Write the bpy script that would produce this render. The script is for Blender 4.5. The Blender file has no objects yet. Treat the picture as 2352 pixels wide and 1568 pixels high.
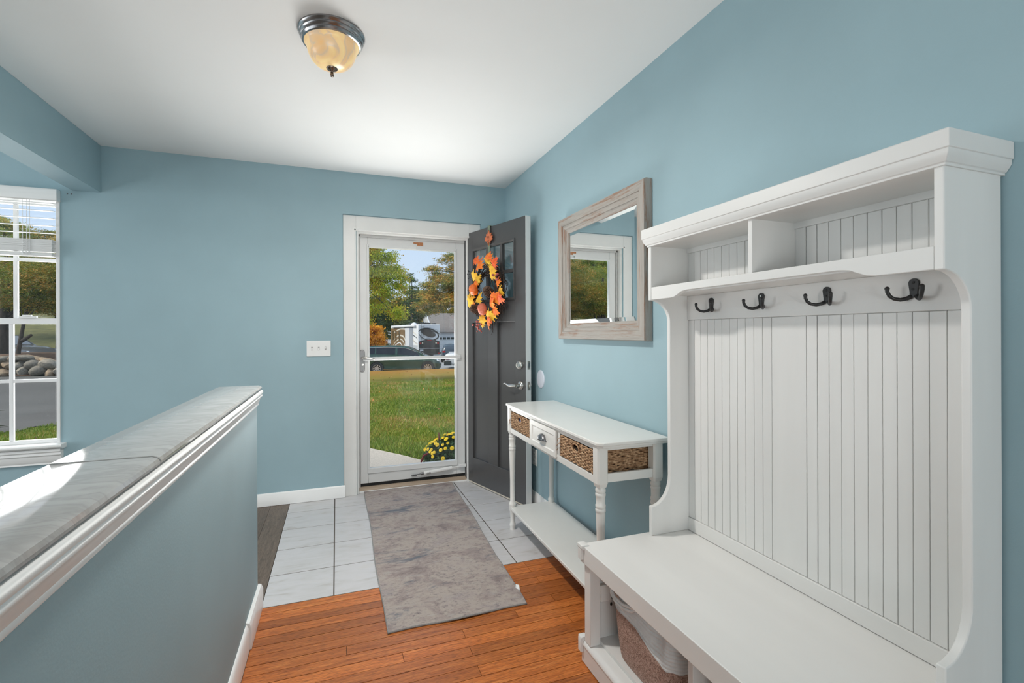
import bpy, bmesh, math, random
import numpy as np
from mathutils import Vector, Matrix

SC = bpy.context.scene
COL = SC.collection
PI = math.pi
RND = random.Random(11)

# ------------------------------------------------------------------ camera, sky, lights, exposure
cam_d = bpy.data.cameras.new('camera')
cam = bpy.data.objects.new('camera', cam_d); COL.objects.link(cam)
cam_d.sensor_width = 36.0
cam_d.lens = 1102.67 / 2352 * 36.0
cam_d.shift_y = -19.69 / 2352
cam_d.clip_start = 0.05; cam_d.clip_end = 500
YAW, ROLL = 0.350558, -0.0037219
_F = Vector((math.sin(YAW), math.cos(YAW), 0)); _R0 = Vector((math.cos(YAW), -math.sin(YAW), 0)); _U0 = Vector((0, 0, 1))
_R = math.cos(ROLL)*_R0 + math.sin(ROLL)*_U0; _U = -math.sin(ROLL)*_R0 + math.cos(ROLL)*_U0
cam.matrix_world = Matrix(((_R.x, _U.x, -_F.x, 0), (_R.y, _U.y, -_F.y, 0), (_R.z, _U.z, -_F.z, 1.22), (0, 0, 0, 1)))
SC.camera = cam

SC.view_settings.view_transform = 'Standard'
SC.view_settings.look = 'None'
SC.view_settings.gamma = 1.0
SC.view_settings.use_curve_mapping = False
SC.view_settings.exposure = 0.0
SC.cycles.use_denoising = True
SC.cycles.max_bounces = 9
SC.cycles.diffuse_bounces = 6
SC.cycles.transparent_max_bounces = 12
SC.cycles.caustics_reflective = False
SC.cycles.caustics_refractive = False
SC.cycles.sample_clamp_indirect = 6.0

W = bpy.data.worlds.new('sky'); SC.world = W; W.use_nodes = True
nt = W.node_tree; nt.nodes.clear()
wo = nt.nodes.new('ShaderNodeOutputWorld'); bg = nt.nodes.new('ShaderNodeBackground')
tc = nt.nodes.new('ShaderNodeTexCoord'); sx = nt.nodes.new('ShaderNodeSeparateXYZ'); cr = nt.nodes.new('ShaderNodeValToRGB')
nt.links.new(tc.outputs['Generated'], sx.inputs[0]); nt.links.new(sx.outputs['Z'], cr.inputs[0])
nt.links.new(cr.outputs[0], bg.inputs[0]); nt.links.new(bg.outputs[0], wo.inputs[0])
e = cr.color_ramp.elements
e[0].position = 0.0; e[0].color = (0.76, 0.85, 0.97, 1)
e[1].position = 1.0; e[1].color = (0.50, 0.63, 0.86, 1)
m_ = cr.color_ramp.elements.new(0.22); m_.color = (0.58, 0.74, 0.98, 1)
bg.inputs[1].default_value = 1.05

def lamp(name, kind, loc, energy, color=(1, 1, 1), rot=None, look=None, **kw):
    d = bpy.data.lights.new(name, kind); d.energy = energy; d.color = color
    for k, v in kw.items(): setattr(d, k, v)
    o = bpy.data.objects.new(name, d); COL.objects.link(o); o.location = loc
    if look is not None:
        o.rotation_euler = (Vector(look) - Vector(loc)).to_track_quat('-Z', 'Y').to_euler()
    if rot is not None: o.rotation_euler = rot
    return o
lamp('sun', 'SUN', (0, 0, 20), 4.2, (1.0, 0.93, 0.82), look=(20, 1.6, 2), angle=0.5)
# lamps added at assumed, unseen openings on the left and behind the camera
lamp('added_left_uplight', 'AREA', (-4.95, 1.15, 0.45), 26, (1.0, 0.995, 0.98), look=(-2.6, 1.15, 3.6), shape='RECTANGLE', size=4.2, size_y=0.8)  # low lamp tilted up; inferred left daylight, shaped to reach the ceiling
lamp('added_left_fill', 'AREA', (-4.36, 2.75, 1.30), 36, (1.0, 1.0, 1.0), look=(0, 3.2, 1.6), shape='RECTANGLE', size=1.0, size_y=1.4)  # extra fill lamp inside the left glazing, brightens front wall and beam
lamp('added_back_fill', 'AREA', (-0.9, -3.75, 0.40), 122, (1.0, 0.995, 0.98), look=(-0.9, -1.0, 3.4), shape='RECTANGLE', size=3.2, size_y=0.8)  # fill lamp added behind the camera at an assumed door
lamp('door_ceiling_fill', 'AREA', (0.58, 3.838, 0.90), 9.2, (1.0, 0.995, 0.98), look=(0.40, 2.86, 1.90), shape='RECTANGLE', size=0.66, size_y=0.95, spread=2.0)  # lamp added inside the door glass, aimed up to brighten the ceiling
lamp('low_ceiling_fill', 'AREA', (0.58, 3.838, 0.75), 7.0, (1.0, 0.995, 0.98), look=(0.40, 3.16, 1.75), shape='RECTANGLE', size=0.66, size_y=1.0, spread=2.3)  # second lamp added inside the door, aimed more steeply at the ceiling
lamp('daylight_front_window', 'AREA', (-1.98, 4.55, 1.15), 36, (1.0, 1.0, 1.0), look=(-1.8, 0, 1.7), shape='RECTANGLE', size=1.1, size_y=1.5)

# ------------------------------------------------------------------ helpers
class MB:
    def __init__(s): s.v = []; s.f = []
    def add(s, vs, fs):
        n = len(s.v); s.v += [tuple(p) for p in vs]; s.f += [tuple(i+n for i in f) for f in fs]; return s
    def box(s, x0, x1, y0, y1, z0, z1):
        if x0 > x1: x0, x1 = x1, x0
        if y0 > y1: y0, y1 = y1, y0
        if z0 > z1: z0, z1 = z1, z0
        return s.add([(x0,y0,z0),(x1,y0,z0),(x1,y1,z0),(x0,y1,z0),(x0,y0,z1),(x1,y0,z1),(x1,y1,z1),(x0,y1,z1)],
              [(3,2,1,0),(4,5,6,7),(0,1,5,4),(1,2,6,5),(2,3,7,6),(3,0,4,7)])
    def prism(s, poly, axis, a, b):
        # poly: 2-D outline; axis x: (y,z), y: (x,z), z: (x,y)
        def p(q, t): return {'x': (t, q[0], q[1]), 'y': (q[0], t, q[1]), 'z': (q[0], q[1], t)}[axis]
        n = len(poly)
        vs = [p(q, a) for q in poly] + [p(q, b) for q in poly]
        fs = [tuple(range(n))[::-1], tuple(range(n, 2*n))] + [(i, (i+1) % n, n+(i+1) % n, n+i) for i in range(n)]
        return s.add(vs, fs)
    def lathe(s, prof, c=(0,0,0), n=24, axis='z', rib=None, caps=True):
        vs = []; fs = []
        for (r, h) in prof:
            for i in range(n):
                a = 2*PI*i/n; rr = r*(rib(a) if rib else 1)
                q = (rr*math.cos(a), rr*math.sin(a), h)
                if axis == 'x': q = (h, q[0], q[1])
                if axis == 'y': q = (q[0], h, q[1])
                vs.append((q[0]+c[0], q[1]+c[1], q[2]+c[2]))
        for k in range(len(prof)-1):
            for i in range(n):
                j = (i+1) % n; fs.append((k*n+i, k*n+j, (k+1)*n+j, (k+1)*n+i))
        if caps: fs.append(tuple(range(n))[::-1]); fs.append(tuple(range((len(prof)-1)*n, len(prof)*n)))
        return s.add(vs, fs)
    def tube(s, pts, r, n=8, closed=False):
        P = [Vector(p) for p in pts]; m = len(P)
        rr = r if isinstance(r, (list, tuple)) else [r]*m
        vs = []; fs = []; up = None
        for i in range(m):
            if closed: t = (P[(i+1) % m] - P[i-1])
            else: t = P[min(i+1, m-1)] - P[max(i-1, 0)]
            if t.length < 1e-9: t = Vector((0, 0, 1))
            t.normalize()
            if up is None:
                up = Vector((0, 0, 1)) if abs(t.z) < 0.9 else Vector((1, 0, 0))
            a = up - t*up.dot(t)
            if a.length < 1e-6: a = t.orthogonal()
            a.normalize(); b = t.cross(a); up = a
            for k in range(n):
                w = 2*PI*k/n; vs.append(P[i] + a*(rr[i]*math.cos(w)) + b*(rr[i]*math.sin(w)))
        for i in range(m if closed else m-1):
            j = (i+1) % m
            for k in range(n): fs.append((i*n+k, i*n+(k+1) % n, j*n+(k+1) % n, j*n+k))
        if not closed: fs.append(tuple(range(n))[::-1]); fs.append(tuple(range((m-1)*n, m*n)))
        return s.add(vs, fs)
    def ball(s, c, r, n=10, m=6):
        rx, ry, rz = r if isinstance(r, (tuple, list)) else (r, r, r)
        vs = [(c[0], c[1], c[2]-rz)]; fs = []
        for k in range(1, m):
            t = -PI/2 + PI*k/m
            for i in range(n):
                a = 2*PI*i/n; vs.append((c[0]+rx*math.cos(t)*math.cos(a), c[1]+ry*math.cos(t)*math.sin(a), c[2]+rz*math.sin(t)))
        vs.append((c[0], c[1], c[2]+rz)); top = len(vs)-1
        for i in range(n): fs.append((0, 1+(i+1) % n, 1+i))
        for k in range(m-2):
            for i in range(n):
                a = 1+k*n+i; b = 1+k*n+(i+1) % n; fs.append((a, b, b+n, a+n))
        for i in range(n): fs.append((1+(m-2)*n+i, 1+(m-2)*n+(i+1) % n, top))
        return s.add(vs, fs)
    def xf(s, M):
        s.v = [tuple(M @ Vector(p)) for p in s.v]; return s
    def frame(s, u0, u1, w0, w1, prof, put):
        # mitred rectangular frame; prof: (inset, height) outline; put(u, w, h) -> point
        n = len(prof); vs = []
        for (su, sw) in ((0, 0), (1, 0), (1, 1), (0, 1)):
            for (i, h) in prof:
                vs.append(put(u0+i if su == 0 else u1-i, w0+i if sw == 0 else w1-i, h))
        fs = []
        for c in range(4):
            d = (c+1) % 4
            for k in range(n):
                l = (k+1) % n; fs.append((c*n+k, d*n+k, d*n+l, c*n+l))
        return s.add(vs, fs)

def wm(o):
    M = o.matrix_basis.copy()
    while o.parent is not None:
        o = o.parent; M = o.matrix_basis @ M
    return M

def mesh_of(mb, name, mat, smooth=35):
    me = bpy.data.meshes.new(name)
    me.from_pydata(mb.v, [], mb.f); me.update()
    bm = bmesh.new(); bm.from_mesh(me); bmesh.ops.recalc_face_normals(bm, faces=bm.faces); bm.to_mesh(me); bm.free()
    if mat: me.materials.append(mat)
    if smooth:
        me.polygons.foreach_set('use_smooth', [True]*len(me.polygons))
        me.set_sharp_from_angle(angle=math.radians(smooth))
    return me

def obj(name, mb, mat, parent=None, local=False, bevel=0, smooth=35, label=None, kind=None, seg=2):
    if parent is not None and not local:
        mb.xf(wm(parent).inverted())
    o = bpy.data.objects.new(name, mesh_of(mb, name, mat, smooth)); COL.objects.link(o)
    if parent is not None: o.parent = parent
    if bevel:
        b = o.modifiers.new('edge', 'BEVEL'); b.width = bevel; b.segments = seg; b.limit_method = 'ANGLE'; b.angle_limit = math.radians(40)
        b.harden_normals = False
    if label: o['label'] = label
    if kind: o['kind'] = kind
    return o

def tag(o, label, cat, group=None, kind=None):
    o['label'] = label; o['category'] = cat
    if group: o['group'] = group
    if kind: o['kind'] = kind
    return o

def thing(name, label, cat, loc=(0, 0, 0), rz=0, group=None, kind=None):
    o = bpy.data.objects.new(name, None); COL.objects.link(o); o.location = loc; o.rotation_euler = (0, 0, rz)
    o.empty_display_size = 0.05
    return tag(o, label, cat, group, kind)

def piece(name, me, parent, loc=(0, 0, 0), rot=(0, 0, 0), scale=(1, 1, 1)):
    o = bpy.data.objects.new(name, me); COL.objects.link(o); o.parent = parent
    o.location = loc; o.rotation_euler = rot; o.scale = scale
    return o

def copy_tree(o, parent=None):
    c = o.copy(); COL.objects.link(c); c.parent = parent
    for ch in list(o.children): copy_tree(ch, c)
    return c

# ------------------------------------------------------------------ materials
MATS = {}
def srgb(r, g, b):
    f = lambda c: (c/255/12.92) if c/255 <= 0.04045 else ((c/255+0.055)/1.055)**2.4
    return (f(r), f(g), f(b))

def nodes_of(name):
    m = bpy.data.materials.new(name); m.use_nodes = True
    n = m.node_tree.nodes; l = m.node_tree.links
    p = n['Principled BSDF']; MATS[name] = m
    return m, n, l, p

def mat(name, col, rough=0.5, metal=0.0, var=0.0, scale=8.0, bump=0.0, bscale=60.0, spec=0.5, stretch=(1, 1, 1), coat=0.0, rand=0.0, emit=0.0):
    """Plain procedural material: a colour broken up by noise, fine relief, optional per-object variation."""
    m, n, l, p = nodes_of(name)
    p.inputs['Roughness'].default_value = rough; p.inputs['Metallic'].default_value = metal
    p.inputs['Specular IOR Level'].default_value = spec; p.inputs['Coat Weight'].default_value = coat
    t = n.new('ShaderNodeTexCoord'); mp = n.new('ShaderNodeMapping'); mp.inputs['Scale'].default_value = stretch
    l.new(t.outputs['Object'], mp.inputs[0])
    c = (*col, 1)
    out = None
    if var > 0:
        nz = n.new('ShaderNodeTexNoise'); nz.inputs['Scale'].default_value = scale; nz.inputs['Detail'].default_value = 5
        l.new(mp.outputs[0], nz.inputs['Vector'])
        r = n.new('ShaderNodeValToRGB'); r.color_ramp.elements[0].position = 0.3; r.color_ramp.elements[1].position = 0.7
        r.color_ramp.elements[0].color = (*[max(0, x*(1-var)) for x in col], 1); r.color_ramp.elements[1].color = (*[min(1, x*(1+var*0.6)) for x in col], 1)
        l.new(nz.outputs['Fac'], r.inputs[0]); out = r.outputs[0]
    if rand > 0:
        oi = n.new('ShaderNodeObjectInfo'); hs = n.new('ShaderNodeHueSaturation')
        mr = n.new('ShaderNodeMapRange'); mr.inputs['To Min'].default_value = 1-rand; mr.inputs['To Max'].default_value = 1+rand
        l.new(oi.outputs['Random'], mr.inputs[0]); l.new(mr.outputs[0], hs.inputs['Value'])
        if out: l.new(out, hs.inputs['Color'])
        else: hs.inputs['Color'].default_value = c
        out = hs.outputs[0]
    if out: l.new(out, p.inputs['Base Color'])
    else: p.inputs['Base Color'].default_value = c
    if emit:
        p.inputs['Emission Strength'].default_value = emit
        if out: l.new(out, p.inputs['Emission Color'])
        else: p.inputs['Emission Color'].default_value = c
    if bump > 0:
        b = n.new('ShaderNodeBump'); b.inputs['Strength'].default_value = bump; b.inputs['Distance'].default_value = 0.002
        z = n.new('ShaderNodeTexNoise'); z.inputs['Scale'].default_value = bscale; z.inputs['Detail'].default_value = 3
        l.new(mp.outputs[0], z.inputs['Vector']); l.new(z.outputs['Fac'], b.inputs['Height']); l.new(b.outputs[0], p.inputs['Normal'])
    return m

def ramp(n, stops):
    r = n.new('ShaderNodeValToRGB'); e = r.color_ramp.elements
    e[0].position, e[0].color = stops[0][0], (*stops[0][1], 1)
    e[1].position, e[1].color = stops[-1][0], (*stops[-1][1], 1)
    for p_, c in stops[1:-1]:
        k = e.new(p_); k.color = (*c, 1)
    return r

def wood(name, stops, stretch, rough, rand=0.25, scale=6.0, coat=0.0, dark=0.45):
    """Boards: streaky grain along one axis, each board its own shade."""
    m, n, l, p = nodes_of(name)
    p.inputs['Roughness'].default_value = rough; p.inputs['Coat Weight'].default_value = coat; p.inputs['Coat Roughness'].default_value = 0.15
    t = n.new('ShaderNodeTexCoord'); oi = n.new('ShaderNodeObjectInfo')
    va = n.new('ShaderNodeVectorMath'); va.operation = 'ADD'
    vs = n.new('ShaderNodeVectorMath'); vs.operation = 'SCALE'; vs.inputs['Scale'].default_value = 37.0
    cb = n.new('ShaderNodeCombineXYZ')
    for i in range(3): l.new(oi.outputs['Random'], cb.inputs[i])
    l.new(cb.outputs[0], vs.inputs[0]); l.new(t.outputs['Object'], va.inputs[0]); l.new(vs.outputs[0], va.inputs[1])
    mp = n.new('ShaderNodeMapping'); mp.inputs['Scale'].default_value = stretch; l.new(va.outputs[0], mp.inputs[0])
    nz = n.new('ShaderNodeTexNoise'); nz.inputs['Scale'].default_value = scale; nz.inputs['Detail'].default_value = 7; nz.inputs['Roughness'].default_value = 0.65; nz.inputs['Distortion'].default_value = 0.8
    l.new(mp.outputs[0], nz.inputs['Vector'])
    r = ramp(n, stops); l.new(nz.outputs['Fac'], r.inputs[0])
    n2 = n.new('ShaderNodeTexNoise'); n2.inputs['Scale'].default_value = scale*5; n2.inputs['Detail'].default_value = 4; l.new(mp.outputs[0], n2.inputs['Vector'])
    r2 = ramp(n, [(0.36, (dark, dark, dark)), (0.5, (1, 1, 1))]); l.new(n2.outputs['Fac'], r2.inputs[0])
    mx = n.new('ShaderNodeMixRGB'); mx.blend_type = 'MULTIPLY'; mx.inputs[0].default_value = 0.75
    l.new(r.outputs[0], mx.inputs[1]); l.new(r2.outputs[0], mx.inputs[2])
    hs = n.new('ShaderNodeHueSaturation'); mr = n.new('ShaderNodeMapRange'); mr.inputs['To Min'].default_value = 1-rand; mr.inputs['To Max'].default_value = 1+rand
    l.new(oi.outputs['Random'], mr.inputs[0]); l.new(mr.outputs[0], hs.inputs['Value']); l.new(mx.outputs[0], hs.inputs['Color'])
    l.new(hs.outputs[0], p.inputs['Base Color'])
    b = n.new('ShaderNodeBump'); b.inputs['Strength'].default_value = 0.25; b.inputs['Distance'].default_value = 0.001
    l.new(n2.outputs['Fac'], b.inputs['Height']); l.new(b.outputs[0], p.inputs['Normal'])
    return m

def glass(name, tint=(1, 1, 1), refl=1.0):
    m, n, l, p = nodes_of(name)
    n.remove(p); out = n['Material Output']
    tr = n.new('ShaderNodeBsdfTransparent'); tr.inputs[0].default_value = (*tint, 1)
    gl = n.new('ShaderNodeBsdfGlossy'); gl.inputs['Roughness'].default_value = 0.02
    fr = n.new('ShaderNodeLayerWeight'); pw = n.new('ShaderNodeMath'); pw.operation = 'POWER'; pw.inputs[1].default_value = 5
    fa = n.new('ShaderNodeMath'); fa.operation = 'MULTIPLY_ADD'; fa.inputs[1].default_value = 0.96; fa.inputs[2].default_value = 0.04
    fr.inputs['Blend'].default_value = 0.5; l.new(fr.outputs['Facing'], pw.inputs[0]); l.new(pw.outputs[0], fa.inputs[0])
    mu = n.new('ShaderNodeMath'); mu.operation = 'MULTIPLY'; mu.inputs[1].default_value = refl; mu.use_clamp = True
    mx = n.new('ShaderNodeMixShader'); l.new(fa.outputs[0], mu.inputs[0]); l.new(mu.outputs[0], mx.inputs[0]); l.new(tr.outputs[0], mx.inputs[1]); l.new(gl.outputs[0], mx.inputs[2])
    l.new(mx.outputs[0], out.inputs['Surface'])
    return m

def leafy(name, stops, rough=0.55, trans=0.25, pos=None):
    """Leaves: each loose leaf its own colour from the ramp, a little light passing through."""
    m, n, l, p = nodes_of(name)
    g = n.new('ShaderNodeNewGeometry'); r = ramp(n, stops)
    if pos:
        t = n.new('ShaderNodeTexCoord'); nz = n.new('ShaderNodeTexNoise'); nz.inputs['Scale'].default_value = pos; nz.inputs['Detail'].default_value = 2
        l.new(t.outputs['Object'], nz.inputs['Vector'])
        mm = n.new('ShaderNodeMath'); mm.operation = 'MULTIPLY_ADD'; mm.inputs[1].default_value = 0.5
        m2 = n.new('ShaderNodeMath'); m2.operation = 'MULTIPLY_ADD'; m2.inputs[1].default_value = 1.5; m2.inputs[2].default_value = -0.5
        l.new(nz.outputs['Fac'], m2.inputs[0]); l.new(g.outputs['Random Per Island'], mm.inputs[0]); l.new(m2.outputs[0], mm.inputs[2]); l.new(mm.outputs[0], r.inputs[0])
    else:
        l.new(g.outputs['Random Per Island'], r.inputs[0])
    l.new(r.outputs[0], p.inputs['Base Color']); p.inputs['Roughness'].default_value = rough; p.inputs['Specular IOR Level'].default_value = 0.3
    if trans:
        tl = n.new('ShaderNodeBsdfTranslucent'); l.new(r.outputs[0], tl.inputs[0]); mx = n.new('ShaderNodeMixShader'); mx.inputs[0].default_value = trans
        l.new(p.outputs[0], mx.inputs[1]); l.new(tl.outputs[0], mx.inputs[2]); l.new(mx.outputs[0], n['Material Output'].inputs['Surface'])
    return m

BLUE = mat('blue_wall_paint', (0.325, 0.462, 0.512), 0.6, var=0.05, scale=2.5, bump=0.12, bscale=180, spec=0.35)
CEIL = mat('ceiling_paint', (0.86, 0.86, 0.85), 0.8, var=0.02, scale=1.6, bump=0.15, bscale=9, spec=0.2)
TRIM = mat('white_trim_paint', (0.87, 0.87, 0.86), 0.32, var=0.02, scale=6, bump=0.05, bscale=40)
CASE = mat('white_casing_paint', (0.78, 0.775, 0.755), 0.35, var=0.03, scale=5, bump=0.05, bscale=40)
VINYL = mat('white_vinyl', (0.80, 0.80, 0.80), 0.3)
ALUM = mat('white_enamel_metal', (0.74, 0.745, 0.74), 0.3, var=0.04, scale=4)
HALLP = mat('brushed_white_paint', (0.75, 0.745, 0.73), 0.42, var=0.09, scale=5, bump=0.18, bscale=26, stretch=(1, 1, 0.12))
HALLF = mat('brushed_white_paint_flat', (0.75, 0.745, 0.73), 0.4, var=0.05, scale=5, bump=0.12, bscale=26, stretch=(1, 0.12, 1))
CONS = mat('cream_white_lacquer', (0.76, 0.75, 0.72), 0.3, var=0.03, scale=5)
DARKB = mat('black_iron', (0.016, 0.016, 0.017), 0.45, metal=0.0, spec=0.5)
BLACKD = mat('black_door_paint', (0.072, 0.072, 0.073), 0.27, bump=0.05, bscale=14, stretch=(1, 1, 0.05), spec=0.6)
NICKEL = mat('brushed_nickel', (0.62, 0.60, 0.56), 0.28, metal=1.0, var=0.1, scale=30)
PEWTER = mat('dark_pewter', (0.20, 0.20, 0.21), 0.32, metal=1.0)
GLASS = glass('window_glass', (0.97, 0.985, 0.98))
DGLASS = glass('entry_door_glass', (0.95, 0.97, 0.97), 2.4)
MIRROR = mat('mirror_silver', (0.86, 0.89, 0.89), 0.0, metal=1.0)
OAK = wood('oak_strip_flooring', [(0.25, (0.27, 0.065, 0.012)), (0.5, (0.50, 0.145, 0.028)), (0.75, (0.68, 0.25, 0.065))], (1.2, 18, 18), 0.36, rand=0.26, coat=0.05, dark=0.36)
GREYWOOD = wood('grey_brown_laminate', [(0.25, (0.085, 0.062, 0.046)), (0.55, (0.15, 0.112, 0.085)), (0.8, (0.21, 0.165, 0.13))], (14, 1.0, 14), 0.45, rand=0.2)
GROUT = mat('brown_grout', (0.085, 0.070, 0.055), 0.9)
DARKGAP = mat('dark_gap', (0.03, 0.022, 0.016), 0.9)
# ------------------------------------------------------------------ room shell
XR, YF, ZC = 1.329, 3.792, 2.428
XL, YB = -4.40, -3.20

def struct(name, mb, m, label, cat, bevel=0, smooth=35, parent=None):
    o = obj(name, mb, m, parent, bevel=bevel, smooth=smooth)
    o['kind'] = 'structure'
    if parent is None: o['label'] = label; o['category'] = cat
    return o

# front wall: a thin skim layer recessed round the door casing, then the wall proper
b = MB()
def wall_with_holes(b, y0, y1, holes):
    xs = sorted({XL, XR} | {h[0] for h in holes} | {h[1] for h in holes})
    for a, c in zip(xs[:-1], xs[1:]):
        hs = sorted([h for h in holes if h[0] <= a and h[1] >= c], key=lambda h: h[2])
        z = 0.0
        for h in hs:
            if h[2] > z: b.box(a, c, y0, y1, z, h[2])
            z = h[3]
        b.box(a, c, y0, y1, z, 2.62)
WIN = (-2.345, -1.622, 0.505, 2.075)
wall_with_holes(b, YF, 3.812, [(0.047, 1.118, 0, 2.114), WIN])
wall_with_holes(b, 3.812, 3.955, [(0.143, 1.022, 0, 2.003), WIN])
wall_front = struct('wall_front', b, BLUE, 'blue painted front wall around the entry door and window', 'wall', smooth=0)
b = MB()
for x in (-1.585, -1.565):
    b.lathe([(0.0035, 0), (0.0045, 0.004)], (x, YF-0.003, 2.106), 8, 'y')
obj('screw_anchor', b, PEWTER, wall_front, label='small dark screw anchors left in the wall')

b = MB(); b.box(XR, XR+0.14, YB-0.14, 3.955, 0, 2.62)
struct('wall_right', b, BLUE, 'blue painted wall behind the mirror and hall tree', 'wall')
b = MB()
LW = (-1.0, 3.3, 0.06, 2.08)
for (y0, y1, z0, z1) in ((YB-0.14, LW[0], 0, 2.62), (LW[1], 3.955, 0, 2.62), (LW[0], LW[1], 0, LW[2]), (LW[0], LW[1], LW[3], 2.62)):
    b.box(XL-0.12, XL, y0, y1, z0, z1)
struct('wall_left', b, BLUE, 'blue living-room wall out of view beyond the half wall', 'wall', smooth=0)
b = MB()
BW = (-2.5, 0.7, 0.05, 2.08)
for (x0, x1, z0, z1) in ((XL-0.12, BW[0], 0, 2.62), (BW[1], XR, 0, 2.62), (BW[0], BW[1], 0, BW[2]), (BW[0], BW[1], BW[3], 2.62)):
    b.box(x0, x1, YB-0.12, YB, z0, z1)
struct('wall_back', b, BLUE, 'blue wall behind the camera with an added glazed opening', 'wall', smooth=0)

b = MB(); b.box(XL-0.12, XR+0.14, YB-0.12, 3.955, ZC, 2.60)
struct('ceiling', b, CEIL, 'flat white painted ceiling over the entry hall', 'ceiling')
b = MB(); b.box(XL-3.4, XR+0.8, YB-0.6, 4.42, 2.60, 2.72)  # unseen left overhang widened to keep sun out of the left glazing
struct('roof', b, mat('roof_felt', (0.10, 0.10, 0.10), 0.9), 'plain roof slab with a short front eave and a left overhang added to block sun', 'roof')

b = MB(); b.box(-1.563, -1.412, YB, YF, 2.128, ZC)
struct('beam', b, BLUE, 'blue boxed ceiling beam meeting the front wall beside the window', 'beam', bevel=0.003)

# half wall with marble-topped moulded cap
HX0, HX1, HY1 = -0.470, -0.332, 2.392
b = MB(); b.box(HX0, HX1, -1.2, HY1, 0, 0.972)
struct('wall_half', b, BLUE, 'blue painted half wall under the marble cap', 'wall', bevel=0.004)

MARB, n, l, p = nodes_of('veined_white_marble')
t = n.new('ShaderNodeTexCoord'); mp = n.new('ShaderNodeMapping'); mp.inputs['Rotation'].default_value = (0, 0, 0.5); mp.inputs['Scale'].default_value = (2.2, 9, 4)
l.new(t.outputs['Object'], mp.inputs[0])
nz = n.new('ShaderNodeTexNoise'); nz.inputs['Scale'].default_value = 1.6; nz.inputs['Detail'].default_value = 8; nz.inputs['Distortion'].default_value = 1.6
l.new(mp.outputs[0], nz.inputs['Vector'])
r = ramp(n, [(0.3, (0.37, 0.365, 0.355)), (0.44, (0.45, 0.447, 0.44)), (0.5, (0.39, 0.387, 0.38)), (0.56, (0.46, 0.457, 0.45)), (0.75, (0.50, 0.497, 0.49))])
l.new(nz.outputs['Fac'], r.inputs[0]); l.new(r.outputs[0], p.inputs['Base Color'])
p.inputs['Roughness'].default_value = 0.09; p.inputs['Specular IOR Level'].default_value = 0.45

cap = thing('trim_1', 'white moulded cap with veined marble slabs on top of the half wall', 'ledge', (-0.41, 0.6, 0.96), kind='structure')
def cap_ring(b, prof, y1):
    # moulding profile (outward offset from the wall faces, z) swept along right side, far end and left side
    n = len(prof); vs = []
    for (o, z) in prof: vs.append((HX1+o, -1.2, z))
    for (o, z) in prof: vs.append((HX1+o, HY1+o, z))
    for (o, z) in prof: vs.append((HX0-o, HY1+o, z))
    for (o, z) in prof: vs.append((HX0-o, -1.2, z))
    fs = []
    for c in range(3):
        for k in range(n):
            m = (k+1) % n; fs.append((c*n+k, (c+1)*n+k, (c+1)*n+m, c*n+m))
    b.add(vs, fs)
b = MB()
cap_ring(b, [(0.0, 0.902), (0.004, 0.902), (0.006, 0.907), (0.004, 0.912), (0.0075, 0.916), (0.010, 0.928), (0.016, 0.938), (0.0195, 0.942), (0.0195, 0.947), (0.0165, 0.950),
    (0.0205, 0.954), (0.0215, 0.960), (0.0205, 0.966), (0.016, 0.969), (0.0, 0.9695)], HY1)
obj('moulding', b, TRIM, cap, smooth=50)
def slab(y0, y1, z):
    b = MB()
    b.prism([(HX0-0.018, z-0.016), (HX1+0.017, z-0.016), (HX1+0.0175, z-0.010), (HX1+0.014, z-0.004), (HX1+0.004, z), (HX0-0.012, z), (HX0-0.018, z-0.004)], 'y', y0, y1)
    return b
obj('marble_slab', slab(-1.2, 1.086, 0.9885), MARB, cap, bevel=0.0015)
obj('marble_slab', slab(1.0885, HY1+0.016, 0.9895), MARB, cap, bevel=0.0015)

# skirting
def skirt(b, p0, p1, nrm, th=0.013, h=0.09):
    (x0, y0), (x1, y1) = p0, p1
    prof = [(0, 0.002), (th, 0.002), (th, h-0.022), (th-0.004, h-0.012), (th-0.007, h-0.003), (0.003, h), (0, h)]
    vs = [(x0+nrm[0]*o, y0+nrm[1]*o, z) for o, z in prof] + [(x1+nrm[0]*o, y1+nrm[1]*o, z) for o, z in prof]
    k = len(prof); b.add(vs, [tuple(range(k))[::-1], tuple(range(k, 2*k))] + [(i, (i+1) % k, k+(i+1) % k, k+i) for i in range(k)])
b = MB(); skirt(b, (XL, YF), (0.058, YF), (0, -1)); 
struct('baseboard_front', b, TRIM, 'white baseboard along the front wall beside the door casing', 'baseboard')
b = MB(); skirt(b, (XR, YB), (XR, YF), (-1, 0))
struct('baseboard_right', b, TRIM, 'white baseboard along the right wall behind the console table', 'baseboard')
b = MB(); skirt(b, (HX1, 2.09), (HX1, HY1+0.012), (1, 0), 0.020, 0.105); skirt(b, (HX1, -1.2), (HX1, 2.088), (1, 0), 0.014, 0.098)
struct('baseboard_half', b, TRIM, 'white baseboard in two lengths along the half wall', 'baseboard')

# ------------------------------------------------------------------ floor: base slab with tiles, oak strips and grey boards laid on it
b = MB(); b.box(XL-0.12, XR+0.14, YB-0.12, 3.86, -0.14, -0.006)
floor = struct('floor', b, DARKGAP, 'entry floor of white tile, oak strips and grey-brown boards', 'floor')
b = MB(); b.box(-0.318, 1.329, 2.388, 3.86, -0.006, -0.0016)
obj('grout_bed', b, GROUT, floor)

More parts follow.
